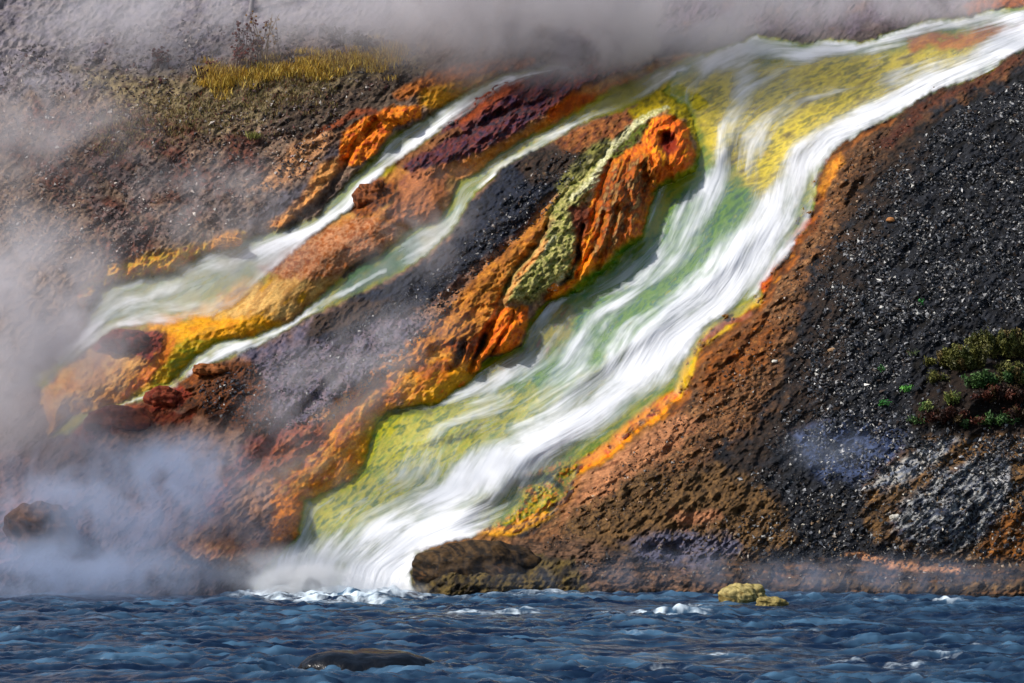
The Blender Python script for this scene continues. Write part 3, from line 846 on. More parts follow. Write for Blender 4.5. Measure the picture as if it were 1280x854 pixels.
# swell drawn out along the current, sharp crests
q = fbm(RX / 7, RY / 5, 3, 601)
w1 = fbm(RX / 2.2 + .5 * q, RY / .85 + .10 * RX, 4, 611, .55)
w2 = fbm(RX / .65, RY / .42 - .12 * RX, 3, 621, .55)
w3 = fbm(RX / 3.6, RY / 2.4, 2, 631)
w4 = fbm(RX / .5, RY / .3 - .2 * RX, 4, 651, .65)
HW = (.15 * (1 - 2.4 * np.abs(w1)) + .08 * w2) * (.55 + 1.1 * sm(-.4, .5, q)) + .12 * w3
calm = sm(62.5, 58.5, RY)
HW = HW * (.35 + .65 * calm)
foam = np.zeros_like(HW)
foam += sm(.10, .30, HW - .05) * sm(.0, .35, q) * .6
WAV = [(575, 772, .8, .13), (630, 772, 1.1, .14), (655, 770, .5, .12), (855, 777, .9, .13), (872, 772, .5, .16), (700, 780, .8, .1), (782, 800, .9, .13), (800, 778, 1.1, .12), (885, 826, 1.0, .2), (925, 832, .7, .14), (1180, 832, 1.1, .22), (1195, 822, .8, .2), (1178, 766, .6, .18),
       (1230, 768, .6, .1), (1000, 797, .9, .15), (1120, 838, .8, .12), (760, 776, .6, .12), (300, 757, .8, .12), (150, 770, .9, .08), (190, 766, .8, .08), (60, 775, 1.0, .1), (45, 772, .7, .1), (250, 800, .9, .06), (640, 830, .9, .08), (1030, 834, .9, .12), (940, 806, .8, .1), (840, 848, .8, .16), (700, 838, .9, .1), (440, 756, 1.2, .13), (380, 752, 1.2, .12), (340, 748, 1.0, .14), (480, 752, 1.2, .12)]
for (a, b, w, h) in WAV:
    cx, cy = wpt(a, b)
    g = np.exp(-((RX - cx - .25 * (RY - cy)) / w) ** 2 - ((RY - cy) / .38) ** 2)
    HW += .6 * h * g * (.8 + .6 * w2)
    k = .35 if h < .12 else (1.1 if a > 520 else .45)
    g2 = np.exp(-((RX - cx - .1 * w) / (w * .75)) ** 2 - ((RY - cy + .12) / .34) ** 2)
    foam += .8 * k * g2 * (.5 + 1.8 * w4)
for x0_, x1_, yy, k in [(290, 540, 750, 1.5), (320, 470, 754, 1.2), (520, 760, 752, .7), (360, 520, 758, .6), (540, 700, 773, .45), (780, 880, 779, .5), (60, 300, 744, .3), (750, 1270, 762, .12)]:
    ax, ay = wpt(x0_, yy)
    bx, by = wpt(x1_, yy)
    g = sm(ax - 1, ax + 1.2, RX) * sm(bx + 1, bx - 1.2, RX) * np.exp(-((RY - ay) / (.5 if yy > 760 else 1.2)) ** 2)
    foam += k * g * (.6 + 1.3 * w4)
    if yy < 755 and k > 1:
        HW += .1 * g * (.5 + w2)
pale_sheen = np.clip(.16 + 1.35 * fbm(RX / 4.2 + .4 * q, RY / .5, 4, 641, .6) + 1.3 * HW + .5 * w2, 0, 1) ** 1.6  # long pale streaks, stronger on crests: reflected sky put into the colour
pale_sheen = np.clip(pale_sheen + .35 * np.exp(-((RY - 61.4) / 1.0) ** 2), 0, 1)
o = mesh_np('river', np.stack([RX, RY, HW], -1).reshape(-1, 3), gridfaces(len(ry), len(rx)), MV, {'foam': foam.reshape(-1), 'pale_sheen': pale_sheen.reshape(-1)})
tag(o, 'choppy dark blue river running across the foreground', None, 'structure')
gx = np.linspace(-400, 400, 9)
GX, GY = np.meshgrid(gx, np.array([8., 33., 64.5]))
o = mesh_np('water', np.stack([GX, GY, GX * 0 - .35], -1).reshape(-1, 3), gridfaces(3, 9), MV, {'foam': np.zeros(GX.size), 'pale_sheen': np.full(GX.size, .3)})
tag(o, 'the same river up and down stream', None, 'structure')

# ------------------------------------------------------------------ running water on the slope
WH = np.zeros((H_, W_), np.float32)


def white(pts, wid, v, mode='max'):
    sl, d = sline(pts, wid, .7)
    g = v * np.exp(-(d * d) * 1.1)
    if mode == 'max':
        WH[sl] = np.maximum(WH[sl], g)
    else:
        WH[sl] = np.clip(WH[sl] + g, 0, 1.2)


sl, d = sdf(bedM, 10)
WH[sl] = np.where(d > 0, .40, WH[sl])
white([(1290, 36), (1250, 62), (1200, 85), (1130, 118), (1080, 145), (1030, 172), (1000, 205), (978, 245), (955, 290), (920, 335), (880, 385), (830, 430), (770, 480), (710, 525), (650, 565), (590, 610), (530, 660), (480, 700), (460, 745)],
      [24, 24, 22, 20, 22, 24, 26, 32, 42, 48, 50, 50, 46, 44, 44, 48, 56, 66, 80], 1.15)
white([(1272, 20), (1205, 26), (1130, 42), (1044, 60), (1000, 66), (950, 56), (915, 66), (880, 85)], [16, 15, 18, 20, 20, 22, 22, 20], .95)
white([(1040, 46), (985, 56), (945, 46), (915, 58)], [6, 9, 10, 8], 1.05)
white([(930, 80), (925, 120), (915, 160), (905, 190), (890, 230), (870, 280), (850, 320), (800, 350), (750, 395), (705, 440), (650, 465), (590, 490), (555, 505)], [30, 30, 28, 24, 30, 38, 36, 32, 30, 28, 22, 16, 12], .68)
white([(875, 95), (885, 130), (900, 175)], [10, 12, 14], .6)
white([(1210, 58), (1120, 88), (1020, 125), (950, 185)], [26, 40, 48, 40], .56)
white([(1060, 90), (990, 120), (950, 160), (935, 210)], [8, 9, 10, 12], .5)
white([(1180, 72), (1100, 96), (1040, 122), (990, 160)], [6, 7, 8, 8], .45)
white([(600, 470), (560, 500), (530, 512)], [14, 12, 10], .55)
white([(560, 520), (510, 530), (480, 560), (450, 600)], [8, 8, 9, 10], .42)
white([(610, 560), (540, 590), (480, 640), (430, 690)], [10, 14, 20, 26], .5)
white([(905, 190), (895, 215), (885, 235)], [11, 13, 12], .9)
white([(1000, 100), (960, 120), (930, 150)], [14, 16, 16], .5)
white([(860, 280), (810, 340), (740, 360), (700, 375)], [18, 18, 10, 6], .4)
white([(720, 430), (660, 480), (610, 530), (560, 560)], [22, 20, 18, 20], .42)
white([(720, 500), (660, 530), (600, 540), (540, 545), (490, 560)], [18, 22, 14, 10, 10], .5)
white([(640, 600), (600, 660), (560, 690)], [40, 50, 60], .6)
white([(440, 690), (400, 720), (380, 750)], [50, 50, 60], .9)
white([(430, 640), (390, 690), (350, 730)], [26, 40, 50], .7)
for pl, w, v in [([(1200, 58), (1100, 75), (1020, 90)], [14, 22, 20], .22), ([(1090, 110), (1030, 130), (985, 165), (960, 215)], [16, 20, 22, 20], .3), ([(500, 540), (460, 600), (420, 650)], [30, 26, 26], .2)]:
    sl, d = sline(pl, w, .7)
    WH[sl] -= v * np.exp(-d * d)
WH = WH.astype(np.float32)
white([(900, 210), (870, 270), (820, 340), (760, 400), (700, 450), (640, 490)], [60, 70, 70, 60, 50, 36], .50)
white([(620, 500), (560, 550), (500, 610), (450, 670)], [34, 48, 56, 60], .52)
# right yellow edge stays clear
for pl, w in [([(958, 372), (926, 388), (890, 415), (872, 440), (855, 468), (848, 492), (820, 520), (786, 540), (750, 566), (722, 590), (705, 615), (685, 640), (640, 664), (600, 676)], [5, 8, 10, 12, 11, 11, 13, 13, 13, 14, 20, 24, 16, 6]), ([(880, 110), (876, 150), (876, 200), (850, 236), (820, 280), (795, 318)], [24, 22, 18, 10, 8, 6])]:
    sl, d = sline(pl, w, .7)
    WH[sl] *= 1 - .9 * np.exp(-d * d * d)
sl, d = sdf(bedA, 10)
WH[sl] = np.where(d > 0, np.maximum(WH[sl], .5), WH[sl])
white([(640, 98), (600, 112), (560, 145), (520, 178), (485, 205), (455, 232), (428, 262), (395, 283), (350, 302), (310, 318), (262, 342), (215, 362), (160, 372), (128, 395), (100, 425)], [8, 9, 12, 15, 15, 14, 14, 12, 14, 18, 22, 20, 16, 14, 20], .85)
white([(175, 352), (145, 368), (122, 400)], [12, 14, 14], .8)
white([(370, 310), (320, 352), (260, 385), (200, 398), (150, 408)], [12, 20, 22, 16, 12], .62)
sl, d = sdf(bedB, 10)
WH[sl] = np.where(d > 0, np.maximum(WH[sl], .42), WH[sl])
white([(855, 84), (820, 106), (775, 130), (730, 148), (680, 172), (640, 198), (600, 230)], [10, 10, 8, 8, 8, 8, 10], .6)
white([(560, 285), (530, 305), (500, 325)], [8, 8, 8], .45)
white([(480, 338), (440, 362), (400, 380), (360, 408), (320, 428), (285, 440), (250, 458), (222, 480), (190, 498), (150, 508)], [6, 6, 7, 8, 9, 9, 8, 6, 5, 5], .85)


HSM = blur(HT, 7)
HSM = HSM + .5 * blur(np.maximum(HT - HSM, 0), 5, 1)


def resample(pts, n):
    p = np.array(pts, float)
    s = np.concatenate([[0], np.cumsum(np.hypot(*np.diff(p, axis=0).T))])
    t = np.linspace(0, s[-1], n)
    return np.stack([np.interp(t, s, p[:, 0]), np.interp(t, s, p[:, 1])], 1)


def smooth(p, k):
    q = p.copy()
    for _ in range(k):
        q[1:-1] = .25 * q[:-2] + .5 * q[1:-1] + .25 * q[2:]
    return q


def stations(LR, n):
    """evenly resample matching left/right stations"""
    L = np.array([a for a, b in LR], float)
    R = np.array([b for a, b in LR], float)
    m = (L + R) / 2
    s = np.concatenate([[0], np.cumsum(np.hypot(*np.diff(m, axis=0).T))])
    t = np.linspace(0, s[-1], n)
    f = lambda P: smooth(np.stack([np.interp(t, s, P[:, 0]), np.interp(t, s, P[:, 1])], 1), 60)
    return f(L), f(R), s[-1]


def loft(name, LR, n, m, label, off=.05, amp=.05, mask=None):
    L, R, ln = stations(LR, n)
    s = np.linspace(0, 1, m)[None, :, None]
    P = L[:, None] * (1 - s) + R[:, None] * s
    wid = np.hypot(*(R - L).T)
    PXX, PYY = P[..., 0], P[..., 1]
    V_ = np.repeat(np.linspace(0, ln, n)[:, None], m, 1) / 48
    U_ = np.repeat(s[..., 0] - .5, n, 0) * wid.mean() / 48
    st = fbm(U_ * 2.2, V_ * .35, 4, 701)
    st2 = fbm(U_ * 9, V_ * .6, 3, 707)
    w = samp(WH, PXX, PYY)
    hh = off + amp * np.clip(w, 0, 1) * (1.0 + .55 * st + .12 * st2) + .006 * st2
    x, y, z = surf(PXX, PYY, np.maximum(hh, .012), HSM)
    # fade where the sheet reaches outside its bed
    e = samp(mask, PXX, PYY)
    o = mesh_np(name, np.stack([x, y, z], -1).reshape(-1, 3), gridfaces(n, m), MC,
                {'white': w.reshape(-1), 'edge': e.reshape(-1), 'film': (.52 * np.clip(samp(WHB, PXX, PYY) * 1.7 - .35, 0, 1)).reshape(-1)}, uv=np.stack([U_, V_], -1).reshape(-1, 2))
    tag(o, label, None, 'structure')
    return o


def edge_mask(poly, f=5):
    E = np.zeros((H_, W_), np.float32)
    sl, d = sdf(poly, 14, 1.0)
    E[sl] = sm(-1, f, d)
    return E


WHB = blur(WH, 9)
EM = edge_mask(bedM, 6)
EA = edge_mask(bedA, 6)
EB = edge_mask(bedB, 5)
LRM = [((1320, -8), (1320, 42)), ((1240, 10), (1262, 76)), ((1130, 30), (1180, 118)), ((1040, 46), (1110, 160)), ((950, 36), (1050, 190)), ((880, 64), (1030, 220)), ((838, 95), (1026, 255)), ((838, 170), (1010, 292)), ((822, 232), (984, 325)), ((798, 290), (962, 366)), ((752, 338), (945, 392)), ((690, 374), (890, 440)), ((640, 440), (862, 495)), ((570, 485), (806, 545)), ((480, 510), (740, 592)), ((448, 580), (700, 650)), ((380, 630), (600, 684)), ((350, 690), (528, 720)), ((330, 765), (515, 765))]
cas = loft('cascade', LRM, 1300, 360, 'broad white cascade rushing down the yellow and green mats to the river', mask=EM, amp=.10)
LRA = [((700, 76), (716, 88)), ((640, 88), (660, 100)), ((590, 106), (612, 124)), ((540, 140), (574, 152)), ((485, 176), (550, 172)), ((462, 200), (505, 206)), ((436, 222), (470, 226)), ((408, 248), (440, 266)), ((376, 274), (406, 292)), ((306, 294), (362, 328)), ((256, 310), (328, 364)), ((186, 336), (272, 402)), ((130, 352), (200, 414)), ((104, 388), (142, 422)), ((60, 440), (84, 466))]
loft('stream', LRA, 760, 110, 'white stream falling down the far left of the slope beside orange crust', mask=EA, amp=.08)
LRB = [((880, 64), (890, 76)), ((824, 84), (850, 94)), ((770, 110), (790, 136)), ((720, 140), (730, 158)), ((660, 166), (670, 188)), ((600, 206), (618, 220)), ((562, 230), (592, 244)), ((556, 262), (572, 282)), ((510, 286), (545, 314)), ((430, 338), (455, 370)), ((396, 370), (410, 390)), ((340, 410), (360, 418)), ((268, 428), (290, 450)), ((236, 452), (250, 466)), ((208, 478), (224, 486)), ((150, 502), (160, 512)), ((100, 518), (104, 530))]
loft('stream', LRB, 900, 70, 'thin pale stream in the channel between the two rock ridges', mask=EB, amp=.06)

# ------------------------------------------------------------------ gravel
def chips(name, n, region, sizes, cols, wts, label, density=None, flat=.55):
    """angular stone chips lying on the slope; one countless mass"""
    xs = [p[0] for p in region]
    ys = [p[1] for p in region]
    P = []
    path = region
    sl, d = sdf(region, 0, .5)
    oy, ox = sl[0].start, sl[1].start
    while len(P) < n:
        qx = rng.uniform(min(xs), max(xs), n)
        qy = rng.uniform(min(ys), max(ys), n)
        ix = np.clip((qx - X0).astype(int) - ox, 0, d.shape[1] - 1)
        iy = np.clip((qy - YT).astype(int) - oy, 0, d.shape[0] - 1)
        ok = d[iy, ix] > 6
        if density is not None:
            ok &= rng.random(n) < density(qx, qy)
        P += list(zip(qx[ok], qy[ok]))
    P = np.array(P[:n])
    x, y, z = surf(P[:, 0], P[:, 1], 0.0)
    base = np.array([[1, 0, 0], [-1, 0, 0], [0, 1, 0], [0, -1, 0], [0, 0, 1], [0, 0, -1]], float)
    f8 = np.array([[0, 2, 4], [2, 1, 4], [1, 3, 4], [3, 0, 4], [2, 0, 5], [1, 2, 5], [3, 1, 5], [0, 3, 5]])
    s = sizes[0] + (sizes[1] - sizes[0]) * rng.random(n) ** 6
    jit = 1 + .35 * rng.standard_normal((n, 6, 3)) * .8
    v = base[None] * jit + .15 * rng.standard_normal((n, 6, 3))
    v *= np.array([1.3, 1, flat])[None, None]
    # random rotation
    q = rng.standard_normal((n, 4))
    q[:, 0] += 1.2
    q /= np.linalg.norm(q, axis=1, keepdims=True)
    a, b, c, d_ = q.T
    R = np.stack([1 - 2 * (c * c + d_ * d_), 2 * (b * c - a * d_), 2 * (b * d_ + a * c), 2 * (b * c + a * d_), 1 - 2 * (b * b + d_ * d_), 2 * (c * d_ - a * b), 2 * (b * d_ - a * c), 2 * (c * d_ + a * b), 1 - 2 * (b * b + c * c)], 1).reshape(n, 3, 3)
    v = np.einsum('nij,nkj->nki', R, v) * s[:, None, None]
    v += np.stack([x, y - .2 * s, z + .2 * s], 1)[:, None]
    cs = np.array([hexc(c) for c in cols])
    ci = rng.choice(len(cols), n, p=np.array(wts) / sum(wts))
    cc = cs[ci] * (.7 + .6 * rng.random((n, 1)))
    o = mesh_np(name, v.reshape(-1, 3), (f8[None] + 6 * np.arange(n)[:, None, None]).reshape(-1, 3), MG, {'Col': np.repeat(cc, 6, 0)}, smooth=False)
    tag(o, label, None, 'stuff')
    return o


gr = [(1010, 340), (1040, 300), (1080, 240), (1120, 190), (1180, 140), (1300, 80), (1420, 60), (1420, 700), (1000, 700), (760, 690), (730, 650), (860, 600), (960, 540), (985, 440)]


def dens(x, y):
    v = (sm(-.3, .4, fbm(x / 55 + y / 120, y / 30 - x / 90, 4, 801)) * .88 + .12) * sm(1000, 1110, x + .28 * (y - 300))
    v = v * (1 - .75 * (sm(520, 640, y)))
    return v * (1 - .9 * ((x > 1140) & (y > 430) & (y < 545)))


chips('gravel', 75000, gr, (.012, .072), ['#101014', '#1c1e24', '#2e3038', '#54565c', '#8a8a8c', '#c4c2bc', '#3a2c20'], [30, 30, 24, 12, 7, 2.2, 8], 'black and grey stone chips strewn over the steep dark bank', dens)  # palest chips stand for glints of light, put in as stone colour
rim = bb
chips('gravel', 4500, [(1180, 110), (1120, 190), (1060, 290), (1000, 400), (960, 520), (850, 620), (700, 690), (660, 690), (720, 620), (850, 505), (960, 385), (1030, 240), (1060, 190)], (.012, .05), ['#3a2412', '#6a4424', '#1c120c', '#8c6440', '#b89878'], [30, 30, 30, 10, 3], 'rusty brown stone chips along the rim of the dark bank')
lh = [(-20, 60), (200, 20), (520, 30), (540, 95), (440, 140), (410, 200), (330, 275), (200, 318), (90, 350), (-20, 300)]
chips('gravel', 16000, lh, (.015, .075), ['#2a1c1a', '#4c3430', '#6c5a54', '#8c7e76', '#b4aaa0', '#5c2a20', '#1a1414'], [25, 22, 20, 12, 5, 14, 12], 'mixed grey and reddish stones scattered over the left hillside', lambda x, y: .25 + .75 * sm(-.3, .3, fbm(x / 30, y / 22, 3, 811)))
chips('gravel', 9000, [(400, 420), (560, 320), (640, 230), (700, 180), (745, 190), (700, 260), (600, 350), (540, 420), (420, 530), (330, 550), (250, 520), (240, 480), (330, 440)], (.012, .06), ['#0c0e14', '#20242c', '#3a3c46', '#6c6c74', '#3c2818', '#a8a4a0'], [30, 25, 18, 6, 16, 3], 'dark broken stones on the crest of the middle ridge')
chips('gravel', 5000, [(900, 640), (1290, 560), (1290, 735), (760, 735), (700, 700)], (.012, .06), ['#1c1814', '#4c3a26', '#7c6448', '#b0a898', '#2a2c34'], [28, 26, 16, 5, 20], 'small brown rubble at the foot of the dark bank')

# ------------------------------------------------------------------ boulders (each its own thing)
def rock_mesh(name, seed, dims, cols, mat, flat_bottom=True, crag=.25, res=56, csc=2.2):
    n = res
    th = np.linspace(0, np.pi, n)
    ph = np.linspace(0, 2 * np.pi, n * 2, endpoint=False)
    TH, PH = np.meshgrid(th, ph, indexing='ij')
    x = np.sin(TH) * np.cos(PH)
    y = np.sin(TH) * np.sin(PH)
    z = np.cos(TH)
    # superellipsoid: blockier than a ball
    k = .86
    x, y, z = [np.sign(v) * np.abs(v) ** k for v in (x, y, z)]
    mm = sum(dims) / 3
    ux, uy, uz = x, y, z
    x, y, z = x * dims[0] / mm, y * dims[1] / mm, z * dims[2] / mm
    f1 = .6 * (fbm(x * 1.2 + seed, y * 1.2, 3, 900 + seed, .5) + fbm(y * 1.2, z * 1.3 + seed, 3, 910 + seed, .5) + fbm(z * 1.3, x * 1.2, 3, 920 + seed, .5))
    f2 = .6 * (fbm(x * 3.2, y * 3.2, 4, 930 + seed, .6, True) + fbm(y * 3.2, z * 3, 4, 940 + seed, .6, True) + fbm(z * 3, x * 3.2, 4, 950 + seed, .6, True))
    r = 1 + crag * f1 * 1.6 + crag * .22 * f2
    V = np.stack([ux * r * dims[0], uy * r * dims[1], uz * r * dims[2]], -1)
    c = ramp(cols, fbm(x * csc + y * .7, z * csc - y * .6 + seed, 5, 960 + seed, .65))
    i = np.arange(n * 2 * n).reshape(n, 2 * n)
    j = np.roll(i, -1, 1)
    f = np.stack([i[:-1], i[1:], j[1:], j[:-1]], -1).reshape(-1, 4)
    return mesh_np(name, V.reshape(-1, 3), f, mat, {'Col': c.reshape(-1, 3)})


def put(o, p, rot=(0, 0, 0)):
    o.location = p
    o.rotation_euler = rot
    return o


x, y = wpt(930, 758)
b = rock_mesh('boulder', 1, (.50, .42, .30), ['#2c2614', '#84703c', '#b0a068', '#5c5424', '#c0ac74'], MB)
put(b, (x, y + .3, .20), (0, -.06, .3))
tag(b, 'larger olive tan boulder standing in the river near the right bank', 'rock')
x, y = wpt(966, 762)
b = rock_mesh('boulder', 3, (.36, .30, .15), ['#3c341c', '#a09058', '#786838', '#c4b480'], MB)
put(b, (x, y + .1, .12), (0, .1, 0))
tag(b, 'small flat tan rock touching the right side of the olive boulder in the river', 'rock')
x, y = wpt(464, 848)
b = rock_mesh('boulder', 6, (1.18, .8, .36), ['#020305', '#06090e', '#0c1118'], MW, crag=.12)
put(b, (x, y + .3, .07), (0, .04, .1))
tag(b, 'long low black boulder glazed by the river at the bottom of the view', 'rock')
STN = [(205, 498, (.50, .45, .26), 11, ['#3c100a', '#6c2414', '#8c4024', '#2a0e0a'], 'rounded dark red boulder at the end of the thin stream'),
       (262, 462, (.48, .4, .16), 12, ['#5c3014', '#8c5024', '#3c200e'], 'flat brown boulder just above the dark red one by the thin stream'),
       (150, 524, (.80, .5, .34), 13, ['#34120c', '#6c2a18', '#84442a', '#20100c'], 'long low red brown boulder at the lower left end of the middle ridge'),
       (155, 426, (.62, .45, .30), 14, ['#240e0c', '#5c1c10', '#7c3420'], 'dark red rock lip below the left stream in the steam'),
       (464, 246, (.52, .5, .42), 15, ['#2c160c', '#5e3018', '#884a20', '#1c100c'], 'rounded brown boulder splitting off the left stream'),
       (285, 302, (.34, .3, .16), 17, ['#a8641a', '#cc8824', '#8c5018'], 'orange coated knob on the left bank of the left stream'),
       (446, 176, (.26, .3, .40), 18, ['#7c3408', '#cc7010', '#e08c18'], 'upright orange knob where the left stream begins its fall'),
       (496, 148, (.42, .3, .17), 19, ['#7c2408', '#d0680c', '#e48814', '#4c1a08'], 'bright orange crusted rock left of the head of the left stream'),
       (50, 662, (.8, .5, .6), 20, ['#1c1616', '#4c3428', '#5c4030', '#2c2422'], 'rusty brown rock half hidden in steam at the far left'),
       (690, 360, (.20, .2, .13), 21, ['#b05010', '#e07c14', '#d8c8b0'], 'small orange and white crusted knob at the foot of the moss')]
for (a, b_, dm, sd, cols, lb) in STN:
    x, y, z = surf(a, b_, 0)
    o = rock_mesh('boulder', sd, dm, cols, MB, crag=.3)
    put(o, (float(x), float(y) + dm[1] * .25, float(z)), (0, 0, 0))
    tag(o, lb, 'rock')
# front ledge of the dark bank
x, y, z = surf(585, 708, 0)
o = rock_mesh('rock_ledge', 31, (1.45, 1.1, .64), ['#0a0705', '#1c140c', '#4c3820', '#100c08', '#6c4c2c'], MB, crag=.2, res=80, csc=2.6)
put(o, (float(x) + .25, float(y) + .55, .70), (0, -.05, 0))
tag(o, 'blunt dark mottled rock ledge jutting into the river at the foot of the cascade', 'rock')
# pale loose stones
for (a, b_, s, c, lb) in [(1119, 647, .10, '#c8c4b8', 'small white stone on the lower dark bank'), (968, 452, .06, '#d0ccc0', 'tiny white stone on the brown rim left of the black gravel'), (1040, 438, .08, '#a08060', 'tan pebble alone on the black gravel slope'), (1113, 275, .09, '#b07848', 'orange tan stone on the upper black gravel')]:
    x, y, z = surf(a, b_, 0)
    o = rock_mesh('stone', int(a) % 50, (s * 1.3, s, s * .8), [c, c], MB, res=14)
    put(o, (float(x), float(y) - s * .3, float(z)))
    tag(o, lb, 'rock')

# ------------------------------------------------------------------ plants
def blades(n, spread, hgt, wid, cols, lean=.35, seed=0, leafy=False):
    """returns verts, faces, colours for n thin blades round the origin"""
    r = np.random.default_rng(seed)
    bx = r.normal(0, spread[0], n)
    bz = r.normal(0, spread[1], n)
    by = r.normal(0, spread[2], n)
    h = hgt * (.5 + .7 * r.random(n))
    lx = r.normal(0, lean, n) * h
    ly = r.normal(0, lean, n) * h
    w = wid * (.6 + .8 * r.random(n))
    a = r.random(n) * np.pi
    wx, wy = np.cos(a) * w, np.sin(a) * w
    V = np.zeros((n, 5, 3))
    base = np.stack([bx, by, bz], 1)
    m = base + np.stack([lx * .4, ly * .4, h * .6], 1)
    t = base + np.stack([lx, ly, h], 1)
    o = np.stack([wx, wy, 0 * wx], 1)
    V[:, 0] = base - o * .6
    V[:, 1] = base + o * .6
    V[:, 2] = m + o
    V[:, 3] = m - o
    V[:, 4] = t
    k = 5 * np.arange(n)[:, None]
    q = np.concatenate([k + [[0, 1, 2]], k + [[0, 2, 3]], k + [[3, 2, 4]]])
    cs = np.array([hexc(c) for c in cols])
    c = cs[r.integers(0, len(cs), n)] * (.7 + .6 * r.random((n, 1)))
    return V.reshape(-1, 3), q, np.repeat(c, 5, 0)


# golden grass along the shoulder of the left hill
Vs, Fs, Cs = [], [], []
off = 0
GL = [(255, 98), (290, 96), (330, 90), (370, 86), (400, 82), (425, 80), (450, 76), (480, 70), (500, 66)]
i = 0
for k in range(300):
    if math.sin(k * 1.7) * math.sin(k * .31) > .55:
        continue
    t = random.random() * (len(GL) - 1)
    a = int(t)
    f = t - a
    gx_ = GL[a][0] * (1 - f) + GL[a + 1][0] * f
    gy_ = GL[a][1] * (1 - f) + GL[a + 1][1] * f + random.gauss(3, 7 if k % 3 else 12)
    x, y, z = surf(gx_, gy_, 0)
    v, q, c = blades(random.randint(20, 80), (.16, .02, .14), random.choice([.14, .2, .26, .36]), .009, ['#c89c2c', '#dcb848', '#a8842c', '#e8cc68', '#94702c'], .4, 1000 + k)
    v += np.array([float(x), float(y), float(z)])
    Vs.append(v); Fs.append(q + off); Cs.append(c); off += len(v)
for k in range(800):
    gx_ = random.uniform(120, 420)
    gy_ = 172 - (gx_ - 120) * .22 + random.gauss(-4, 20)
    x, y, z = surf(gx_, gy_, 0)
    v, q, c = blades(16, (.12, .02, .1), .12, .008, ['#7c6c38', '#94824a', '#5c5430', '#6c3a24'], .5, 2000 + k)
    v += np.array([float(x), float(y), float(z)])
    Vs.append(v); Fs.append(q + off); Cs.append(c); off += len(v)
o = mesh_np('grass', np.concatenate(Vs), np.concatenate(Fs), ML, {'Col': np.concatenate(Cs)}, smooth=False)
tag(o, 'golden dry grass growing along the shoulder of the left hillside', None, 'stuff')
for (a, b_, lb, cc) in [(318, 172, 'round pale green grass tuft alone on the left hillside', ['#7c7c38', '#a09c50', '#5c6430'])]:
    x, y, z = surf(a, b_, 0)
    v, q, c = blades(260, (.13, .04, .12), .2, .009, cc, .6, 71)
    o = mesh_np('grass_tuft', v, q, ML, {'Col': c}, smooth=False)
    o.location = (float(x), float(y), float(z) - .03)
    tag(o, lb, 'grass tuft')


def tube_np(p, r0, r1, sides=5):
    p = np.array(p, float)
    n = len(p)
    V = []
    for i in range(n):
        d = p[min(i + 1, n - 1)] - p[max(i - 1, 0)]
        d /= np.linalg.norm(d) + 1e-9
        a = np.cross(d, [0.3, 1, 0.1]); a /= np.linalg.norm(a)
        b = np.cross(d, a)
        r = r0 + (r1 - r0) * i / (n - 1)
        for s in range(sides):
            t = 2 * np.pi * s / sides
            V.append(p[i] + r * (math.cos(t) * a + math.sin(t) * b))
    Fq = [[i * sides + s, i * sides + (s + 1) % sides, (i + 1) * sides + (s + 1) % sides, (i + 1) * sides + s] for i in range(n - 1) for s in range(sides)]
    return np.array(V), np.array(Fq)


def weed(a, b_, hgt, stems, seed, lb, c1='#3c2010', c2='#5a2010', seeds=9, spread=.2):
    r = random.Random(seed)
    x, y, z = surf(a, b_, 0)
    root = bpy.data.objects.new('dried_plant', None)
    COL.objects.link(root)
    root.location = (float(x), float(y), float(z) - .03)
    tag(root, lb, 'dried plant', group='dead weeds on the left hillside')
    for s in range(stems):
        Vs, Fs, off, nh = [], [], 0, []
        bx = r.gauss(0, spread)
        h = hgt * r.uniform(.55, 1.0)
        lx, ly = r.gauss(0, .14) * h, r.gauss(0, .12) * h
        pts = [np.array([bx + lx * t * t + r.gauss(0, .012), ly * t * t + r.gauss(0, .01), h * t]) for t in np.linspace(0, 1, 6)]
        v, f = tube_np(pts, .018, .008)
        Vs.append(v); Fs.append(f + off); off += len(v)
        for k in range(seeds):
            t = r.uniform(.4, 1)
            i = min(int(t * 5), 4)
            p = pts[i] * (1 - (t * 5 - i)) + pts[i + 1] * (t * 5 - i)
            e = p + np.array([r.gauss(0, .10), r.gauss(0, .08), r.uniform(.02, .12)])
            v, f = tube_np([p, (p + e) / 2 + [0, 0, -.01], e], .005, .003, 4)
            Vs.append(v); Fs.append(f + off); off += len(v)
            n = 14
            th, ph = np.meshgrid(np.linspace(.1, 3.04, 5), np.linspace(0, 2 * np.pi, 7, endpoint=False), indexing='ij')
            q = .040 * r.uniform(.6, 1.5)
            v = np.stack([np.sin(th) * np.cos(ph), np.sin(th) * np.sin(ph), np.cos(th) * .8], -1).reshape(-1, 3)
            v = v * (1 + .35 * np.random.default_rng(seed + k).standard_normal(v.shape)) * q + e
            ii = np.arange(35).reshape(5, 7); jj = np.roll(ii, -1, 1)
            f = np.stack([ii[:-1], ii[1:], jj[1:], jj[:-1]], -1).reshape(-1, 4)
            Vs.append(v); Fs.append(f + off); off += len(v); nh.append((off - len(v), off))
        V = np.concatenate(Vs)
        cc = np.tile(hexc(c1), (len(V), 1))
        for a0, a1 in nh:
            cc[a0:a1] = hexc(c2)
        mesh_np('stalk', V, np.concatenate(Fs), ML, {'Col': cc}, smooth=False, parent=root)


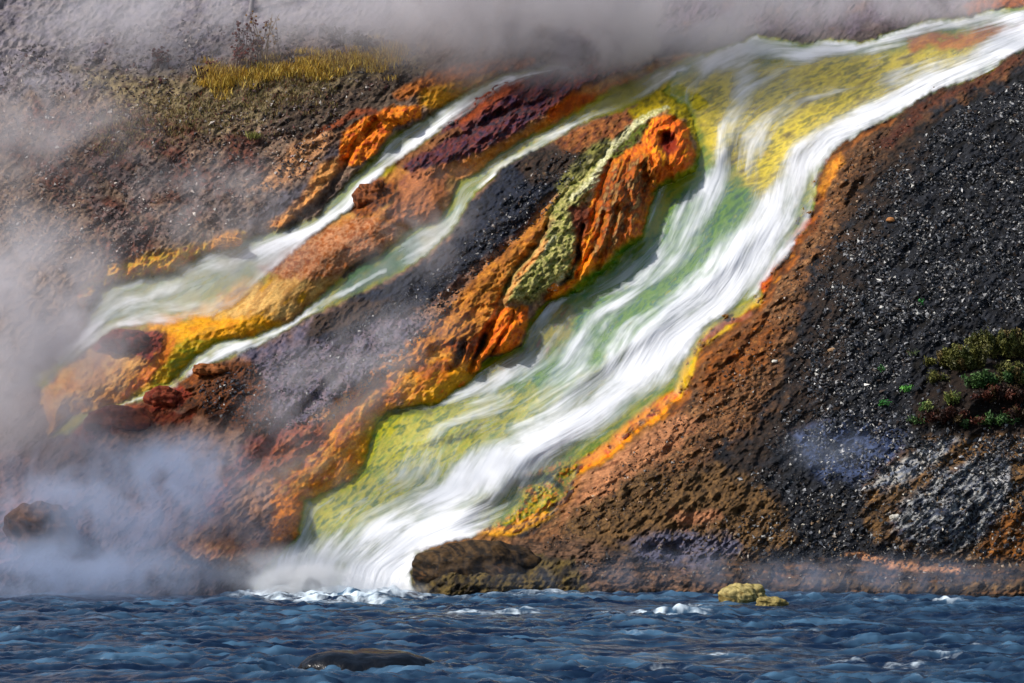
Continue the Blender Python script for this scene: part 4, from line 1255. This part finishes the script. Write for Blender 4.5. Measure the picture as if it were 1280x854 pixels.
weed(312, 84, 1.75, 9, 1, 'tallest dead weed with dark seed heads rising from the golden grass', seeds=10, spread=.26)
weed(326, 80, 1.75, 7, 2, 'pale straw coloured weed stalks right beside the tallest dead weed', '#8a6a34', '#94703a', 6, .2)
weed(300, 90, 1.0, 7, 3, 'shorter reddish weed left of the tallest dead weed', '#5a2c18', '#6a2416', 8)
weed(195, 86, .8, 7, 4, 'low dark red weed standing alone left of the golden grass', '#3c1c14', '#54201a', 8, .15)
weed(252, 104, .5, 3, 5, 'tiny dark weed at the left end of the golden grass', '#3c1c14', '#40140f', 6, .06)
weed(348, 76, 1.5, 2, 6, 'thin grey dead stalk at the right of the weed clump', '#4a4040', '#4a3c3c', 3, .05)
weed(268, 92, .5, 3, 7, 'small red weed between the lone dark weed and the tall clump', '#6a2c1c', '#7a2a1c', 4, .05)
weed(452, 62, .6, 6, 8, 'low dark bush like weed at the right end of the golden grass', '#2c1c14', '#3c2418', 9, .16)
weed(424, 56, .65, 7, 9, 'dark tangled weed just above the right part of the golden grass', '#2c2018', '#3a2420', 8, .25)
weed(478, 64, .55, 4, 10, 'reddish brown weed at the far right tip of the golden grass', '#5c3418', '#6a3818', 5, .15)
# weathered trunk at the top edge
x, y, z = surf(318, 12, 0)
v, f = tube_np([(-.12, 0, -.1), (-.08, 0, .3), (-.02, .02, .9), (.03, 0, 1.8), (.1, .05, 3.0)], .10, .05, 9)
o = mesh_np('dead_tree', v, f, ML, {'Col': np.tile(hexc('#8a8488'), (len(v), 1))})
o.location = (float(x), float(y), float(z))
tag(o, 'bare grey dead trunk at the top edge above the weeds', 'dead tree')


def shrub(a, b_, w, h, n, cols, seed, lb, size=.035, soft=1.0):
    r = np.random.default_rng(seed)
    x, y, z = surf(a, b_, 0)
    root = bpy.data.objects.new('shrub', None)
    COL.objects.link(root)
    root.location = (float(x), float(y), float(z))
    tag(root, lb, 'shrub', group='low plants on the right bank')
    Vs, Fs, off = [], [], 0
    tips = []
    for k in range(max(6, int(w * 30))):
        e = np.array([r.normal(0, w * .45), r.normal(-.1, .12) - .05, h * (.3 + .7 * r.random())])
        e[2] *= max(.25, 1 - (e[0] / w) ** 2 * .6)
        s = np.array([e[0] * .5, 0, -.05])
        v, f = tube_np([s, s * .4 + e * .6 + [0, 0, .02], e], .010, .003, 4)
        Vs.append(v); Fs.append(f + off); off += len(v)
        tips.append((s, e))
    V = np.concatenate(Vs)
    mesh_np('stems', V, np.concatenate(Fs), ML, {'Col': np.tile(hexc('#3c2c1c'), (len(V), 1))}, parent=root)
    t = np.array([p[1] for p in tips]); s0 = np.array([p[0] for p in tips])
    i = r.integers(0, len(t), n)
    u = (.35 + .7 * r.random(n))[:, None]
    c = s0[i] * (1 - u) + t[i] * u + r.normal(0, .045 * soft, (n, 3))
    a1 = r.normal(0, 1, (n, 3)) + [0, 0, .8]; a1 /= np.linalg.norm(a1, axis=1, keepdims=True)
    a2 = np.cross(a1, r.normal(0, 1, (n, 3))); a2 /= np.linalg.norm(a2, axis=1, keepdims=True)
    sz = size * (.5 + r.random(n))[:, None]
    V = np.stack([c - a1 * sz, c + a2 * sz * .35, c + a1 * sz, c - a2 * sz * .35], 1).reshape(-1, 3)
    F4 = (4 * np.arange(n)[:, None] + np.arange(4)[None])
    cs = np.array([hexc(q) for q in cols])
    grp = r.integers(0, len(cs), len(t))
    cc = cs[grp[i]] * (.6 + .7 * r.random((n, 1)))
    mesh_np('leaves', V, F4, ML, {'Col': np.repeat(cc, 4, 0)}, smooth=False, parent=root)


olive = ['#5c5c24', '#74743a', '#4c4c20', '#6c5c34', '#3c4418']
green = ['#2c4c20', '#3c5c2c', '#4c6c34', '#1c3414']
red = ['#3c1c10', '#54281a', '#2c1810', '#4c3c20']
for args in [(1262, 448, 1.0, .62, 5200, olive, 1, 'big olive shrub at the right edge, highest of the plants'),
             (1236, 440, .7, .45, 3000, olive, 21, 'olive shrub left of and touching the big edge shrub near its top'),
             (1186, 458, .6, .36, 2400, olive, 22, 'lowest olive shrub at the left end of the crest'),
             (1166, 476, .4, .26, 1200, olive, 23, 'small olive tuft stepping down left of the olive crest'),
             (1212, 462, .85, .5, 4200, olive, 2, 'olive shrub on the crest left of the big edge shrub'),
             (1270, 478, .7, .4, 2500, olive + green, 3, 'olive and green shrub below the big edge shrub'),
             (1226, 484, .5, .32, 1500, green, 4, 'fresh green bush under the olive crest shrub'),
             (1250, 500, .8, .3, 1600, red, 5, 'dark reddish undergrowth in the hollow under the olive shrubs'),
             (1188, 502, .28, .28, 700, ['#7c7c3c', '#5c6c2c'], 6, 'small yellow green plant at the left end of the hollow'),
             (1160, 512, .3, .2, 500, ['#8a9450', '#4c6c2c'], 7, 'pale green sprig under the small yellow green plant'),
             (1180, 526, .75, .26, 1500, red, 8, 'dark red brown creeping plant along the lower edge of the hollow'),
             (1242, 528, .5, .2, 700, green, 9, 'low bright green leaves at the foot of the hollow on the right'),
             (1204, 532, .28, .2, 400, green, 10, 'dark green leaf cluster at the bottom middle of the hollow'),
             (1146, 528, .26, .18, 350, green, 11, 'green sprout at the lower left corner of the hollow'),
             (1272, 524, .45, .25, 900, red, 12, 'rusty brown plant at the right edge below the shrubs'),
             (1132, 487, .26, .1, 260, ['#3c8a34', '#6cb04c'], 13, 'bright green flat sprig alone on black gravel left of the shrubs'),
             (1104, 505, .18, .09, 140, ['#2c6c2c', '#4c9c44'], 14, 'little green sprig on the gravel left of and below the flat one'),
             (1138, 442, .18, .1, 120, ['#4c5c34', '#5c6c44'], 15, 'faint grey green sprig on the gravel above the bright ones'),
             (1100, 462, .1, .08, 80, ['#2c6c2c', '#3c8434'], 16, 'tiny green sprout on the gravel beside the green sprigs'),
             (1150, 378, .08, .07, 60, ['#2c7c34'], 17, 'single tiny green sprout high on the black gravel')]:
    a, b_, w, h, n, cols, sd, lb = args
    shrub(a, b_, w * (1.15 if w > .4 else 1), h * (1.3 if w > .4 else 1), int(n * (2.2 if w > .4 else 1)), cols, sd + 40, lb, .045 if w > .4 else .035)

# ------------------------------------------------------------------ steam
def steam(px_, py_, dist, size, dens_, label, scale=1.6, col=(.86, .86, .9), thr=(.42, .72), seed=0, rot=0, pw=1.0):
    """an egg-shaped bank of steam; density breaks up with noise and dies out to its rim"""
    m, nt, out = newmat('steam')
    tc = N(nt, 'ShaderNodeTexCoord')
    ln = N(nt, 'ShaderNodeVectorMath', operation='LENGTH')
    nt.links.new(tc.outputs['Object'], ln.inputs[0])
    fall = maprange(nt, ln.outputs['Value'], 1.0, .15)
    geo = N(nt, 'ShaderNodeNewGeometry')
    mp = N(nt, 'ShaderNodeMapping')
    mp.inputs['Scale'].default_value = (1, .7, 1)
    mp.inputs['Location'].default_value = (seed * 3.1, seed, seed * 1.7)
    nt.links.new(geo.outputs['Position'], mp.inputs[0])
    n = N(nt, 'ShaderNodeTexNoise')
    n.inputs['Scale'].default_value = 1 / scale
    n.inputs['Detail'].default_value = 5.5
    n.inputs['Roughness'].default_value = .6
    n.inputs['Distortion'].default_value = .5
    nt.links.new(mp.outputs[0], n.inputs['Vector'])
    d = maprange(nt, n.outputs[0], thr[0], thr[1])
    d = math_(nt, 'MULTIPLY', math_(nt, 'MULTIPLY', d, fall), dens_)
    p = N(nt, 'ShaderNodeVolumePrincipled')
    p.inputs['Color'].default_value = (*col, 1)
    p.inputs['Anisotropy'].default_value = .2
    nt.links.new(d, p.inputs['Density'])
    nt.links.new(p.outputs[0], out.inputs['Volume'])
    bm_ = rock_unit()
    o = bpy.data.objects.new('steam_cloud', bm_.copy())
    o.data.materials.clear()
    o.data.materials.append(m)
    COL.objects.link(o)
    a, b2, c2 = ray(px_, py_)
    t = (dist + 1.1) / b2
    o.location = (float(a * t), float(b2 * t), float(CAM[2] + c2 * t))
    o.scale = size
    o.rotation_euler = (0, rot, 0)
    tag(o, label, None, 'stuff')
    return o


_ru = []


def rock_unit():
    if not _ru:
        import bmesh
        me = bpy.data.meshes.new('steam_cloud')
        bm = bmesh.new()
        bmesh.ops.create_icosphere(bm, subdivisions=3, radius=1)
        bm.to_mesh(me)
        bm.free()
        _ru.append(me)
    return _ru[0]


LAV = (.89, .87, .91)
BLU = (.64, .74, .95)
steam(20, 430, 62.5, (4.4, 3.2, 4.7), .95, 'thick grey steam rising at the far left', 1.5, LAV, (.38, .62), 1)
steam(140, 645, 59.6, (5.2, 2.4, 2.6), .8, 'blue grey steam rolling off the river at lower left', 1.3, BLU, (.38, .62), 2)
steam(60, 718, 57.6, (6.0, 1.7, 1.2), .9, 'low blue mist on the river at the far left', 1.0, BLU, (.3, .55), 3)
steam(235, 585, 60.0, (2.0, 1.2, 1.25), .85, 'rounded puff of steam in front of the red boulders', .9, BLU, (.33, .6), 4)
steam(700, 2, 79, (11.4, 3.6, 4.0), 1.15, 'broad lilac grey steam bank along the top behind the cascade', 2.4, LAV, (.3, .55), 5)
steam(220, 25, 79, (8.5, 3.0, 3.0), .38, 'thin grey steam over the top of the left hillside', 1.8, LAV, (.36, .62), 6)
steam(60, 190, 74, (4.6, 3.0, 3.6), .42, 'drifting grey steam on the upper left', 1.8, LAV, (.38, .62), 7)
steam(270, 260, 70, (3.6, 1.8, 2.2), .34, 'faint veil of steam over the left hillside above the stream', 1.2, LAV, (.40, .62), 8)
steam(430, 470, 62.6, (4.4, 1.4, 1.9), .48, 'veil of steam across the lower middle ridge', 1.1, (.84, .83, .90), (.40, .62), 9, rot=-.5)
steam(530, 290, 68.5, (3.2, 1.4, 1.9), .34, 'thin steam over the pale stream in the middle', 1.1, LAV, (.40, .62), 10, rot=-.6)
steam(385, 716, 57.5, (2.6, 1.0, .85), 1.5, 'bright spray cloud where the cascade meets the river', .7, (.86, .88, .94), (.33, .58), 11)
steam(900, 716, 56.7, (8.0, .9, .8), .3, 'low blue mist along the foot of the dark bank', 1.0, BLU, (.36, .6), 12)
steam(1120, 722, 56.6, (5.5, .8, .7), .4, 'faint mist at the water edge on the right', .9, BLU, (.36, .6), 13)
steam(1130, 0, 81, (6.5, 2.6, 1.3), .55, 'thin steam above the head of the cascade', 1.5, LAV, (.34, .6), 14)
steam(250, 350, 66.5, (4.4, 1.3, 1.3), .28, 'thin steam lying over the lower left stream', 1.2, LAV, (.36, .6), 15, rot=-.3)

steam(385, 730, 57.0, (1.7, .7, .6), 7.0, 'dense white burst of spray where the left edge of the cascade hits the river', .4, (.95, .96, .98), (.32, .56), 21)
steam(470, 738, 57.0, (1.6, .6, .35), 2.5, 'low white spray left of the dark ledge', .3, (.93, .95, .98), (.38, .6), 22)
steam(330, 590, 60.6, (3.2, 1.2, 1.8), .3, 'thin warm grey steam over the orange foot of the middle ridge', .9, LAV, (.36, .62), 24)
steam(1035, 560, 59.6, (1.6, .9, .9), .35, 'faint blue wisp of steam on the black gravel', .8, BLU, (.38, .62), 23)

# ------------------------------------------------------------------ light
w = bpy.data.worlds.new('World')
S.world = w
w.use_nodes = True
nt = w.node_tree
bg = nt.nodes['Background']
sky = nt.nodes.new('ShaderNodeTexSky')
sky.sky_type = 'NISHITA'
sky.sun_disc = False
EL, AZ = math.radians(46), math.radians(-108)    # azimuth measured from +Y towards +X
sky.sun_elevation = EL
sky.sun_rotation = AZ
sky.air_density = 1.2
sky.dust_density = 2.0
nt.links.new(sky.outputs[0], bg.inputs[0])
bg.inputs[1].default_value = 0.10
sd = bpy.data.lights.new('sun', 'SUN')
sd.energy = 4.2
sd.angle = math.radians(2.5)
sd.color = (1, .95, .88)
so = bpy.data.objects.new('sun', sd)
COL.objects.link(so)
dirv = Vector((math.sin(AZ) * math.cos(EL), math.cos(AZ) * math.cos(EL), math.sin(EL)))
so.rotation_euler = dirv.to_track_quat('Z', 'Y').to_euler()
so.location = dirv * 60 + Vector((0, 60, 0))

S.view_settings.view_transform = 'Standard'
S.view_settings.look = 'None'
S.view_settings.exposure = 0.15
S.view_settings.gamma = 1
S.render.engine = 'CYCLES'
S.cycles.use_denoising = True
try:
    S.cycles.denoiser = 'OPENIMAGEDENOISE'
except Exception:
    pass
S.cycles.max_bounces = 6
S.cycles.diffuse_bounces = 2
S.cycles.glossy_bounces = 2
S.cycles.volume_bounces = 2
S.cycles.transparent_max_bounces = 12
S.cycles.volume_step_rate = 1.5
S.cycles.volume_max_steps = 64
S.cycles.sample_clamp_indirect = 4
S.cycles.use_adaptive_sampling = True
